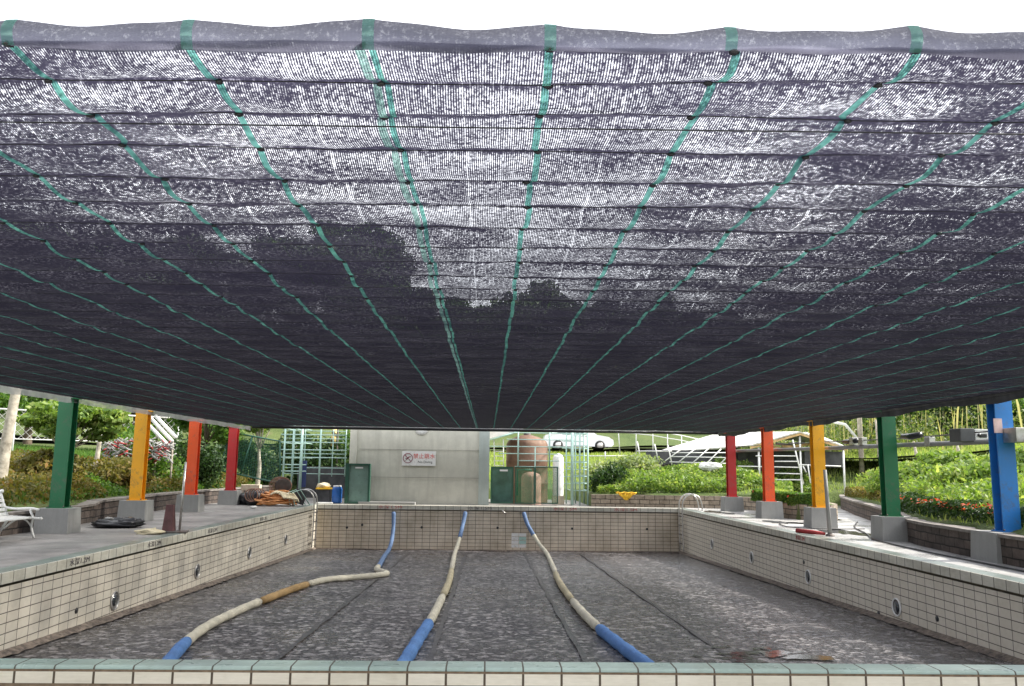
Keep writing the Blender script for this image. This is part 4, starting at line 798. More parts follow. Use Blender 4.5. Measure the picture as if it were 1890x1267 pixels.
ladder(XL, -1, 27.15, 27.62, 'steel pool ladder at the far left corner beside the hose heap'); ladder(XR, 1, 27.15, 27.62, 'steel pool ladder at the far right corner below the block wall')

# hose heap
hp = at(520, 935, 27.0); hx, hy = -6.75, 26.9
r = thing('hose_heap', (hx, hy, 0), 'heap of tangled orange hose on the deck beside the left pool ladder', 'hose'); m = MB(); pts = []
for k in range(300):
    t = k/300; lay = t*.40; a = k*.42+math.sin(k*.13)*1.2; rad = (.56-.30*t)*(1+.18*math.sin(k*.37)+.1*math.sin(k*.81)); pts.append((hx+math.cos(a)*rad+.12*math.sin(k*.05), hy+math.sin(a)*rad*.72, .03+lay+.035*math.sin(k*.9)+.02))
m.tube(spline(pts, 3), .026, 6); m.build('hose', M['orange_h'], r)
r = thing('hose_coil', (hx-.75, hy+.1, 0), 'brown hose coil leaning on the left of the orange heap', 'hose'); m = MB()
for k in range(4): m.tube([(hx-.62+.05*k+.03*math.sin(3*t), hy-.1+.05*k, .30+.19*math.sin(t)) if 0 else (hx-.70+.07*k+math.cos(t)*.2, hy-.2+.04*k, .33+.2*math.sin(t)) for t in [2*math.pi*j/20 for j in range(20)]], .018, 6, closed=True)
m.build('coil', M['brown_h'], r)
r = thing('wicker_basket', (hx+.05, hy+.35, .3), 'round rusty wire basket tipped over on top of the hose heap', 'basket'); m = MB(); bc = Vector((hx+.08, hy+.25, .62)); 
for k in range(5):
    rr = .36-.02*k; m.tube([bc+Vector((math.cos(t)*rr, .09*k, math.sin(t)*rr*.78)) for t in [2*math.pi*j/24 for j in range(24)]], .012, 6, closed=True)
for j in range(14):
    t = 2*math.pi*j/14; m.tube([bc+Vector((math.cos(t)*.36, 0, math.sin(t)*.28)), bc+Vector((math.cos(t)*.28, .36, math.sin(t)*.22))], .008, 5)
m.build('wires', M['brown_h'], r); m = MB(); m.blob(bc+Vector((0, .36, 0)), (.29, .04, .24), rng, .05); m.build('base', M['dsteel'], r)
r = thing('cream_rag', (hx+.3, hy-.1, .4), 'cream coloured net rag draped over the hose heap', 'cloth'); m = MB()
for k in range(9): m.tube(spline([(hx-.05+.08*k, hy-.38+.02*k, .36+.05*math.sin(k)), (hx+.12+.07*k, hy-.2, .47-.02*k), (hx+.25+.07*k, hy-.3, .38-.03*k), (hx+.38+.05*k, hy-.4, .25)], 4), .03, 6)
m.build('cloth', M['cream_c'], r)
r = thing('folding_frame', (hx+.75, hy+.1, 0), 'folded pale metal trestle standing between hose heap and ladder', 'trestle'); m = MB()
for dx in (0, .14): m.tube([(hx+.55+dx, hy-.25, 0), (hx+.42+dx, hy-.1, .42), (hx+.62+dx, hy+.1, .5), (hx+.9+dx, hy+.3, .02)], .016, 6)
m.build('frame', M['seafoam'], r); m = MB(); m.box((hx+.72, hy+.25, .28), (.38, .06, .45), rot=Matrix.Rotation(.3, 3, 'Y')); m.build('board', M['dark'], r)
for k, (x, y, d_) in enumerate([(-7.45, 27.2, (.34, .3, .26)), (-7.85, 27.5, (.30, .28, .22))]):
    r = thing('rubbish_bag', (x, y, 0), ['black rubbish bag against the orange hose heap', 'smaller black rubbish bag beside the dark red post'][k], 'bag', 'black rubbish bags by the hose'); m = MB(); m.blob((x, y, d_[2]*.8), d_, rng, .10, 20, 14, 4); m.build('bag', M['black'], r)
r = thing('rubbish_bag', (-7.5, 17.25, 0), 'black rubbish sack lying flat on the left deck between green and yellow posts', 'bag'); m = MB(); m.blob((-7.5, 17.3, .07), (.44, .30, .11), rng, .16, 30, 16, 5); m.blob((-7.25, 17.3, .09), (.26, .22, .10), rng, .2, 24, 12, 6); m.build('bag', M['black'], r)
m = MB(); m.blob((-7.62, 17.25, .17), (.10, .08, .03), rng, .2); m.build('ash_patch', M['conc'], r)
box_thing('cardboard_box', (at(405, 895, 28.2).x+.95, 28.6, .52), (.62, .3, .18), M['wood'], 'pale cardboard box on the wall behind the dark red post', 'box')
r = thing('white_shoe', (at(411, 935, 25).x, 25.2, 0), 'small white scrap lying on the left deck', 'scrap'); m = MB(); m.blob((-6.9, 25.0, .04), (.10, .06, .04), rng, .2); m.build('scrap', M['white'], r)

# bench
bn = thing('garden_bench', (-8.0, 14.0, 0), 'white slatted iron bench at the left edge facing the pool', 'bench')
def sl(a, b, w_, t_, name='slat', mat=None):
    m = MB(); a = Vector(a); b = Vector(b); c = (a+b)/2; m.box(c, (w_, (b-a).length, t_)); return m.build(name, mat or M['white'], bn)
for k in range(6): sl((-7.80-.075*k, 12.9, .345+.004*k), (-7.80-.075*k, 14.72, .345+.004*k), .055, .022)
for k in range(5):
    m = MB(); zc = .40+.075*k; m.box((-8.24-.030*k*1.0, 13.8, zc), (.02, 1.82, .052), rot=Matrix.Rotation(-.35, 3, 'Y')); m.build('backrest_slat', M['white'], bn)
for y in (13.0, 14.68):
    m = MB(); m.tube(spline([(-7.74, y, .0), (-7.80, y, .18), (-7.79, y, .34), (-7.84, y, .46), (-7.80, y, .50)], 5), .02, 8); m.tube(spline([(-7.70, y, .475), (-7.84, y, .50), (-8.1, y, .49), (-8.34, y, .52)], 5), [.02]*16, 8)
    m.tube([(-8.38, y, 0), (-8.2, y, .33), (-8.26, y, .42), (-8.38, y, .76)], .022, 8); m.tube([(-8.41, y, .77), (-8.34, y, .79)], .03, 8); m.tube([(-7.66, y, .33), (-8.2, y, .34)], .019, 8); m.tube(spline([(-8.27, y, .15), (-8.17, y, .24), (-8.05, y, .32)], 4), .014, 6); m.tube(spline([(-7.81, y, .2), (-7.88, y, .28), (-7.95, y, .32)], 4), .014, 6)
    m.lathe((-7.65, y, .33), [(.001, -.03), (.03, 0), (.001, .03)], 10); m.build('end_frame', M['white'], bn)

# poles
r = thing('parasol_stand', (-5.95, 16.1, 0), 'rusty parasol stand with an upright pale pole on the left pool edge', 'parasol stand')
m = MB(); m.frust((-5.98, 16.05, .02), (.20, .18), (.13, .09), .5); m.build('sleeve', pm('maroon_iron', (.12, .05, .05), .7, .4, 6), r); m = MB(); m.tube([(-5.80, 16.1, .0), (-5.77, 16.1, 1.32)], .022, 8); m.build('pole', M['steel'], r)
m = MB(); m.box((-5.9, 16.08, .02), (.50, .3, .04), .2, .01); m.build('foot', M['dsteel'], r); 
r = thing('rag_heap', (-6.25, 15.7, 0), 'small heap of pale leaves and rags beside the parasol stand', 'rags'); m = MB(); m.blob((-6.2, 15.75, .035), (.22, .12, .06), rng, .3, 20, 10, 6); m.build('rags', M['cream_c'], r)
r = thing('upright_pipe', (6.95, 17.0, 0), 'thin grey pipe standing upright before the right yellow post', 'pipe'); m = MB(); m.tube([(6.98, 17.0, 0), (6.93, 17.0, 1.33)], [.045, .035], 10); m.build('pipe', M['conc'], r); m = MB(); m.lathe((6.98, 17.0, 0), [(.09, 0), (.08, .03), (.04, .05)], 14); m.build('foot', M['dsteel'], r)
r = thing('pool_buoy', (6.7, 17.2, 0), 'dark red tube lying on the right pool edge beside the upright pipe', 'tube'); m = MB(); m.tube([(6.50, 17.55, .06), (6.72, 17.25, .05), (6.88, 17.02, .04)], [.05, .045, .03], 10); m.build('tube', M['red_p'], r)
r = thing('deck_hose', (8, 14, 0), 'thin dark hose running along the foot of the right stone wall', 'hose'); m = MB(); m.tube(spline([(9.6, 21.6, .012), (8.6, 19.5, .012), (8.0, 17.6, .012), (7.45, 16.0, .012), (7.25, 14.0, .012), (7.2, 12, .012), (7.15, 9, .012)], 8), .014, 6); m.build('hose', M['black'], r)
r = thing('deck_hose', (6.9, 16, 0), 'loose black hose looping on the wet right deck', 'hose'); m = MB(); m.tube(spline([(8.4, 20.6, .012), (7.4, 20.9, .012), (7.0, 19.5, .012), (7.5, 18.9, .012), (8.6, 19.0, .012)], 8), .012, 6); m.build('hose', M['black'], r)
# yellow net bag on far wall
a = at(1156, 912, 28.9); r = thing('yellow_net', (a.x, 28.95, .4), 'yellow net cloth hanging over the block wall behind the pool', 'net'); m = MB(); nseg = 22; V = []; F = []
for i_ in range(nseg+1):
    u = i_/nseg*2-1; dep = .22*(1-u*u)+.03
    for j in range(7):
        v = j/6; V.append((a.x+u*.36*(1-.45*v*v), 28.93-.05*math.sin(v*2.5)-.02*math.sin(i_*2.1+j), .47-dep*v+.02*math.sin(i_*1.7)))
for i_ in range(nseg):
    for j in range(6): F.append((i_*7+j, i_*7+j+1, (i_+1)*7+j+1, (i_+1)*7+j))
m.mesh(V, F, True); m.build('net_cloth', M['yfoam'], r)
m = MB(); m.tube([(a.x-.36+.72*k/10, 28.9+.03*math.sin(k*2), .48+.012*math.sin(k*1.9)) for k in range(11)], .022, 6); m.build('rolled_edge', M['yfoam'], r)

# ------------------------------------------------------------------ lamp rail along right posts
XRAIL = 8.10
rl = thing('lamp_rail', (XRAIL, 20, 1.8), 'long grey conduit rail with a wire above it running behind the right posts', 'rail')
m = MB(); m.tube([(XRAIL, 8, 1.80), (XRAIL, 14, 1.81), (XRAIL, 20, 1.85), (XRAIL, 27, 1.92)], .045, 10); m.build('conduit', M['conc'], rl)
m = MB(); m.tube([(XRAIL, 8, 2.0), (XRAIL, 12, 1.98), (XRAIL, 16, 1.95), (XRAIL, 20, 2.0), (XRAIL, 26.8, 2.05)], .012, 6); m.build('wire', M['dsteel'], rl)
def onx(x, y, X): rr = ray(x, y); return Vector((0, 0, CAMZ))+rr*(X/rr.x)
for px in (1592, 1716, 1575):
    p = onx(px, 815, XRAIL); m = MB(); m.box((XRAIL, p.y, p.z), (.12, .18, .16), bev=.01); m.build('clamp_block', M['steel'], rl)
for px, py in ((1570, 816), (1682, 806)):
    p = onx(px, py, XRAIL); m = MB(); m.tube([(XRAIL, p.y-.34, p.z+.02), (XRAIL, p.y, p.z), (XRAIL, p.y+.34, p.z+.01)], [.055, .065, .05], 10); m.build('black_sleeve', M['black'], rl)
def onY(px, X): return onx(px, 800, X).y
for px0, px1, lab in ((1757, 1802, 'grey metal control box fixed on the rail left of the blue post'), (1868, 1895, 'grey metal box fixed on the rail right of the blue post')):
    p = onx((px0+px1)/2, 804, XRAIL-.1); y = p.y; r = thing('control_box', (XRAIL-.05, y, p.z), lab, 'box', None)
    m = MB(); m.box((XRAIL-.14, y, p.z), (.24, .34, .22), bev=.008); m.build('housing', pm('dark_grey_box', (.10, .10, .10), .5, .2, 5) if px0 < 1800 else M['steel'], r)
    m = MB(); m.box((XRAIL+.10, y-.02, p.z), (.22, .30, .20), bev=.006); m.build('cover', M['white'], r)
    m = MB(); m.box((XRAIL+.12, y-.175, p.z-.01), (.12, .02, .06), bev=.004); m.tube([(XRAIL+.05, y-.18, p.z), (XRAIL+.05, y-.20, p.z)], .03, 12); m.build('socket', M['black'], r)
    m = MB(); m.box((XRAIL+.285, y-.02, p.z-.005), (.14, .28, .20), bev=.006); m.build('louvre', M['black'], r)
bpn = thing('notice_paper', (7.80, 12.43, 2.1), 'small faded pink notice fixed on the blue post', 'notice'); m = MB(); m.box((7.77, 12.432, 2.02), (.13, .01, .22)); m.build('sheet', pm('pink_paper', (.75, .55, .52), .7, .15, 12), bpn)

# ------------------------------------------------------------------ fences and structures behind
def chain(name, P0, P1, z0, z1, label, rail=M['white'], wire=M['steel'], step=.22, posts=4, cross=True):
    root = thing(name, ((P0[0]+P1[0])/2, (P0[1]+P1[1])/2, z0), label, 'fence'); A = Vector((*P0, 0)); B = Vector((*P1, 0)); L = (B-A).length; e = (B-A)/L
    m = MB(); m.tube([A+Vector((0, 0, z1)), B+Vector((0, 0, z1))], .03, 8); m.tube([A+Vector((0, 0, z0)), B+Vector((0, 0, z0))], .02, 6); m.build('rail', rail, root)
    for k in range(posts): q = A+e*(L*k/(posts-1)); m = MB(); m.tube([q+Vector((0, 0, min(z0, H(q.x, q.y))-.2)), q+Vector((0, 0, z1+.03))], .035, 8); m.build('post', rail, root)
    m = MB(); h = z1-z0; n = int((L+h)/step)
    for k in range(-int(h/step), int(L/step)+1):
        for s_ in ((1, -1) if cross else (1,)):
            u0 = k*step; a_, b_ = (u0, u0+h); za, zb = (z0, z1) if s_ > 0 else (z1, z0)
            if a_ < 0: za += (zb-za)*(-a_/h); a_ = 0
            if b_ > L: zb = za+(zb-za)*((L-a_)/(b_-a_)); b_ = L
            if b_-a_ > .02: m.tube([A+e*a_+Vector((0, 0, za)), A+e*b_+Vector((0, 0, zb))], .008, 4, caps=False, sm=False)
    m.build('wire_mesh', wire, root); return root
a, b2 = at(-60, 760, 28), at(330, 780, 33); chain('chain_link_fence', (a.x, 28), (b2.x, 33), 2.05, 3.05, 'white railed chain link fence above the left bank', cross=True, step=.26, posts=6)
a = at(428, 800, 31.6); b2 = at(517, 815, 31.0); 
r = thing('dark_fence', (a.x, 31.5, 0), 'sagging dark green wire fence panel left of the left pipe cage', 'fence'); q0, q1, q2, q3 = at(425, 798, 31.6), at(517, 815, 31.0), at(517, 893, 31.0), at(405, 868, 31.6)
m = MB(); 
for p, q in ((q0, q1), (q1, q2), (q2, q3), (q0, q3), (q0.lerp(q1, .45), q3.lerp(q2, .35))): m.tube([p, q], .03, 8)
m.build('frame', M['dgreen'], r); m = MB()
for k in range(1, 26): m.tube([q0.lerp(q1, k/26), q3.lerp(q2, k/26)], .005, 4, caps=False, sm=False)
for k in range(1, 26): m.tube([q0.lerp(q3, k/26), q1.lerp(q2, k/26)], .005, 4, caps=False, sm=False)
m.build('wire_mesh', M['dgreen'], r)
for k, (p, q) in enumerate([((272, 782), (310, 822)), ((279, 773), (318, 815)), ((287, 768), (325, 808))]):
    A_, B_ = at(*p, 26.0+.1*k), at(*q, 25.6+.1*k); r = thing('white_pipe', A_.lerp(B_, .5), ['lowest of three white plastic pipes leaning above the left bank', 'middle of three white plastic pipes leaning above the left bank', 'topmost of three white plastic pipes leaning above the left bank'][k], 'pipe', 'white pipes leaning on the left bank'); m = MB(); m.tube([A_, B_], .055, 10); m.build('pipe', M['white'], r)
r = thing('pipe_trestle', at(300, 815, 25.9), 'thin grey stand carrying the three white pipes', 'stand'); m = MB(); a = at(289, 790, 25.95); m.tube([(a.x, 26.0, H(a.x, 26)-.1), (a.x+.03, 25.98, a.z)], .05, 8); b2 = at(318, 815, 25.7); m.tube([(b2.x, 25.8, H(b2.x, 25.8)-.1), (b2.x, 25.75, b2.z)], .03, 8); m.build('legs', M['trunk'], r)
# debris heap behind left tree
m = MB(); m2 = MB(); rg = random.Random(3)
for k in range(420):
    a = at(rg.uniform(190, 318), rg.uniform(812, 852), 25+rg.uniform(0, 1.6)); a.z = max(a.z, H(a.x, a.y)+.03); L = rg.uniform(.10, .34); th = rg.choice([-.75, .7, .75, -.2, -.7])+rg.uniform(-.15, .15); d_ = Vector((math.cos(th)*L, rg.uniform(-.2, .2), math.sin(th)*L*.8)); (m if k % 5 else m2).tube([a-d_/2, a+d_/2], rg.uniform(.012, .026), 5)
dh = thing('debris_heap', at(250, 845, 25.5), 'heap of white and red sticks behind the yellow post on the left bank', 'debris'); o = m.build('white_sticks', M['conc'], dh); o['kind'] = 'stuff'; o = m2.build('red_sticks', M['red_p'], dh); o['kind'] = 'stuff'

# car on the road
def car(cx, cyy, label):
    z0 = max(H(cx+dx, cyy+dy) for dx in (-2, 0, 2) for dy in (-.8, .8))+.08; r = thing('parked_car', (cx, cyy, z0), label, 'car'); Wd = .86
    prof = [(-2.2, .32), (-2.25, .62), (-2.15, .95), (-1.85, 1.02), (-1.2, 1.42), (-.2, 1.48), (.5, 1.40), (1.15, 1.0), (1.95, .86), (2.22, .66), (2.25, .38), (2.1, .25), (-2.05, .25)]
    V = []; n = len(prof)
    for s_, ww in ((-1, 1), (1, 1)):
        for x, z in prof: V.append((cx+x, cyy+s_*(Wd if z < 1.03 else Wd-.14*(z-1)/.45), z0+z))
    F = [tuple(range(n)), tuple(range(2*n-1, n-1, -1))]+[(k, (k+1) % n, n+(k+1) % n, n+k) for k in range(n)]; m = MB(); m.mesh(V, F); o = m.build('body', M['carw'], r)
    for s_ in (-1, 1):
        m = MB(); y = cyy+s_*(Wd-.07); m.face([(cx-1.6, y-s_*0+s_*.035, z0+1.06), (cx+.98, y+s_*.035, z0+1.06), (cx+.42, y-s_*.03, z0+1.34), (cx-.2, y-s_*.05, z0+1.41), (cx-1.1, y-s_*.04, z0+1.36)]); m.build('side_window', M['glass'], r)
        for wx in (-1.35, 1.35):
            m = MB(); yy = cyy+s_*(Wd-.06); m.tube([(cx+wx, yy-s_*.1, z0+.31), (cx+wx, yy+s_*.085, z0+.31)], .32, 22); wv = m.build('wheel', M['tyre'], r); m = MB(); m.tube([(cx+wx, yy+s_*.08, z0+.31), (cx+wx, yy+s_*.1, z0+.31)], .2, 16); 
            m.build('rim', M['steel'], wv)
    m = MB(); m.face([(cx+.56, cyy-.68, z0+1.385), (cx+.56, cyy+.68, z0+1.385), (cx+1.13, cyy+.78, z0+1.03), (cx+1.13, cyy-.78, z0+1.03)]); m.v = [(v[0]+.02, v[1], v[2]+.02) for v in m.v]; m.build('windscreen', M['glass'], r)
    for s_ in (-1, 1): m = MB(); m.box((cx+2.12, cyy+s_*.66, z0+.66), (.18, .3, .12), bev=.03); m.build('headlight', M['steel'], r)
cpos = at(1104, 808, 54.0); car(cpos.x-1.35, 54.0, 'white car parked on the road beyond the right pipe cage')
# railings behind
def rails(pts, posts, label, Y=None, mat=M['white'], r=.03, name='railing'):
    root = thing(name, Vector(pts[0][0]), label, 'railing')
    for ln in pts: m = MB(); m.tube(ln, r*.8, 8); m.build('rail', mat, root)
    for a_, b_ in posts: m = MB(); m.tube([a_, b_], r, 8); m.build('post', mat, root)
T = [(1141, 790), (1174, 792), (1205, 795), (1232, 800), (1258, 804), (1285, 810), (1318, 816)]; Bt = [(1144, 812), (1174, 812), (1205, 815), (1232, 818), (1258, 824), (1285, 826), (1318, 826)]
rails([[at(x, y, 37) for x, y in T], [at(x, y+9, 37) for x, y in T]], [(at(x, y+2, 37)-Vector((0, 0, .6)), at(t[0], t[1], 37)) for (x, y), t in zip(Bt, T)], 'upper white pipe railing along the slope below the road', r=.022)
T2 = [(1176, 815), (1208, 820), (1233, 822)]; B2 = [(1182, 845), (1215, 850), (1240, 858)]
rails([[at(1087, 842, 33.2), at(1170, 842, 33.2)], [at(1176, 833, 33.2), at(1240, 833, 33.2)]], [(at(b_[0], b_[1], 33.2), at(a_[0], a_[1], 33.2)) for a_, b_ in zip(T2, B2)]+[(at(1117, 850, 33.2), at(1117, 834, 33.2))], 'lower leaning white railing on the stone terrace', r=.025)
ln = []
for k in range(5): ln.append((at(1228+k*24, 851+k*3, 32), at(1262+k*23, 826+k*1, 32)))
rails([[at(1240, 836, 32), at(1345, 836, 32)], [at(1236, 843, 32), at(1345, 845, 32)], [at(1236, 853, 32), at(1345, 856, 32)]], ln, 'slanting white pipe lattice left of the right red post', r=.022, name='pipe_lattice')
rails([[at(1395, 842, 30.5), at(1470, 842, 30.5)], [at(1430, 852, 30.5), at(1472, 852, 30.5)], [at(1362, 861, 30.5), at(1474, 863, 30.5)], [at(1430, 874, 30.5), at(1478, 875, 30.5)], [at(1430, 886, 30.5), at(1482, 886, 30.5)], [at(1475, 858, 30.5), at(1552, 861, 30.5)]], [(at(1483, 894, 30.5), at(1463, 812, 30.5)), (at(1402, 890, 30.5), at(1402, 845, 30.5)), (at(1496, 892, 30.5), at(1491, 858, 30.5)), (at(1488, 872, 30.5), at(1482, 860, 30.5))], 'white pipe rails between the right orange and yellow posts', r=.025, name='pipe_lattice')
# shed with white sheet roof
sh = thing('open_shed', (11.5, 33, 1.3), 'open shed with a white sheet roof and dark interior behind the right posts', 'shed')
def slab(name, pts, mat, t=.05):
    m = MB(); P_ = [Vector(p) for p in pts]; n = (P_[1]-P_[0]).cross(P_[2]-P_[0]).normalized()*t
    if n.z < 0: n = -n
    m.face(P_); m.face([p+n for p in P_[::-1]])
    for a_, b_ in zip(P_, P_[1:]+P_[:1]): m.quad(a_, b_, b_+n, a_+n)
    return m.build(name, mat, sh)
RF, RBk = at(1476, 799, 32), at(1330, 800, 39); EL, EB = at(1385, 824, 32), at(1205, 838, 36.5); ER, ERB = at(1562, 827, 32), at(1500, 800, 41)
slab('roof_sheet', [EL, RF, RBk, EB], M['rooft']); slab('roof_sheet', [RF, ER, ERB, RBk], M['rooft']); slab('fascia_board', [EL+Vector((0, -.03, -.10)), RF+Vector((0, -.03, -.10)), RF+Vector((0, -.03, -.02)), EL+Vector((0, -.03, -.02))], M['ochre'], .03); slab('fascia_board', [RF+Vector((0, -.03, -.10)), ER+Vector((0, -.03, -.10)), ER+Vector((0, -.03, -.02)), RF+Vector((0, -.03, -.02))], M['ochre'], .03)
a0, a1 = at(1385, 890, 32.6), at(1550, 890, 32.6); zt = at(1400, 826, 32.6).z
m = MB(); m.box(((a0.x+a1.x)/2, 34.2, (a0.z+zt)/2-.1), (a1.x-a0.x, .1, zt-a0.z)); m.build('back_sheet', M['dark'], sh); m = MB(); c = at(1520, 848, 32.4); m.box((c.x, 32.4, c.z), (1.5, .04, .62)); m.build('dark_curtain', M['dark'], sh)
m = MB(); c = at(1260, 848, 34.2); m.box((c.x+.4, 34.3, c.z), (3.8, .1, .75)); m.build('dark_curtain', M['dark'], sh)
for p in ((1400, 826), (1476, 806), (1556, 830)):
    q = at(*p, 32.1); m = MB(); m.tube([(q.x, 32.1, H(q.x, 32.1)-.2), (q.x, 32.1, q.z)], .04, 8); m.build('post', M['white'], sh)
m = MB(); q0, q1 = at(1390, 832, 32.05), at(1558, 830, 32.05); m.tube([q0, q1], .03, 8); m.build('beam', M['dsteel'], sh)
for k in range(5): m = MB(); q = at(1420+k*12, 824-(k % 2)*5, 32.5); m.tube([q, q+Vector((.7, .2, .05*(k-2)))], .05, 8); m.build('stored_pipe', M['conc'] if k % 2 else M['ochre'], sh)
r = thing('white_sack', at(1310, 862, 31.5), 'white sheet bundled at the foot of the slanting lattice', 'sheet'); m = MB(); q = at(1312, 862, 31.6); m.blob(q, (.38, .3, .17), rng, .22, 22, 12, 5); m.build('sheet', M['white'], r)
# utility poles on the right bank
for k, (px, y0, y1, Y, rr) in enumerate([(1590, 700, 850, 34, .10)]):
    a, b2 = at(px, y1, Y), at(px, y0, Y); r = thing('utility_pole', (a.x, Y, H(a.x, Y)), 'pale utility pole with a bracket left of the right green post', 'pole'); m = MB(); m.tube([(a.x, Y, H(a.x, Y)-.2), (a.x, Y, b2.z+2)], rr, 10); m.build('shaft', M['trunk'], r); m = MB(); c = at(1586, 800, Y); m.tube([(a.x, Y, c.z-.4), (a.x-.6, Y, c.z+.35), (a.x-1.3, Y, c.z+.5)], .06, 8); m.build('bracket', M['white'], r)
for k, (px, top, Y) in enumerate([(1622, 775, 36), (1692, 815, 33), (1772, 820, 30)]):
    a, b2 = at(px, 850, Y), at(px-6, top, Y); r = thing('bare_sapling', (a.x, Y, H(a.x, Y)), ['bare pale sapling just left of the right green post', 'short pale stake on the bank right of the right green post', 'white stake on the bank below the control box'][k], 'sapling'); m = MB(); m.tube([(a.x+.05, Y, H(a.x, Y)-.1), (a.x, Y, b2.z*.5+H(a.x, Y)*.5), (b2.x, Y, b2.z)], [.08, .065, .04], 8); m.build('stem', M['trunk'], r)

# ------------------------------------------------------------------ shade net
NX0, NX1, NY0, NY1 = -7.84, 7.74, 2.30, 27.4
WT = [2.36, 2.59, 2.865, 3.19, 3.55, 3.90, 4.27, 4.65]
while WT[-1] < NY1: WT.append(WT[-1]+.372)
WT = np.array(WT); nw = len(WT)-1; NY1 = float(WT[-1])
def wy(k, x):                         # a wire index (can be fractional) -> Y ; wires run slightly askew near the front edge
    y = np.interp(k, np.arange(len(WT)), WT); return y-.040*x*np.exp(-(y-2.3)/5)+(.014*np.sin(x*1.3+np.floor(k+.5)*2.1)+.010*np.sin(x*3.7+np.floor(k+.5)*1.3))*np.clip(1.3-y/10, .2, 1)
def nz_(x, k):
    """net height: sags between the wires, loose folds"""
    y = np.interp(k, np.arange(len(WT)), WT); t = k % 1.0; q = np.floor(k); base = 2.575-.035*np.sin((y-NY0)/25*3.14)
    edge = np.clip((7.6-np.abs(x))/1.2, 0, 1); near = np.clip(1.15-(y-NY0)/8, .10, 1)
    amp = (.030+.014*np.sin(q*2.4+x*.8)+.010*np.sin(x*3.1+q*1.3))*near; g = ((x-.168)/.552) % 1.0
    return base-.04*(1-edge)-amp*np.sin(math.pi*t)**.9*(.55+.45*edge)+(.010*np.cos(g*6.283)*np.sin(math.pi*t)+.004*np.sin(x*17+k*3)+.005*np.sin(x*7+q*4)*np.sin(math.pi*t*2))*near
net = thing('shade_net', (0, NY0, 2.55), 'dark knitted shade net with green bands stretched over the whole pool', 'shade net')
xs = np.linspace(NX0, NX1, 291); per = 9
ks = np.arange(nw*per+1)/per
X, K = np.meshgrid(xs, ks); Yg = wy(K, X); Z = nz_(X, K); Vn = np.stack([X.ravel(), Yg.ravel(), Z.ravel()], 1); nx = len(xs); i = (np.arange(len(ks)-1)[:, None]*nx+np.arange(nx-1)[None]).ravel()
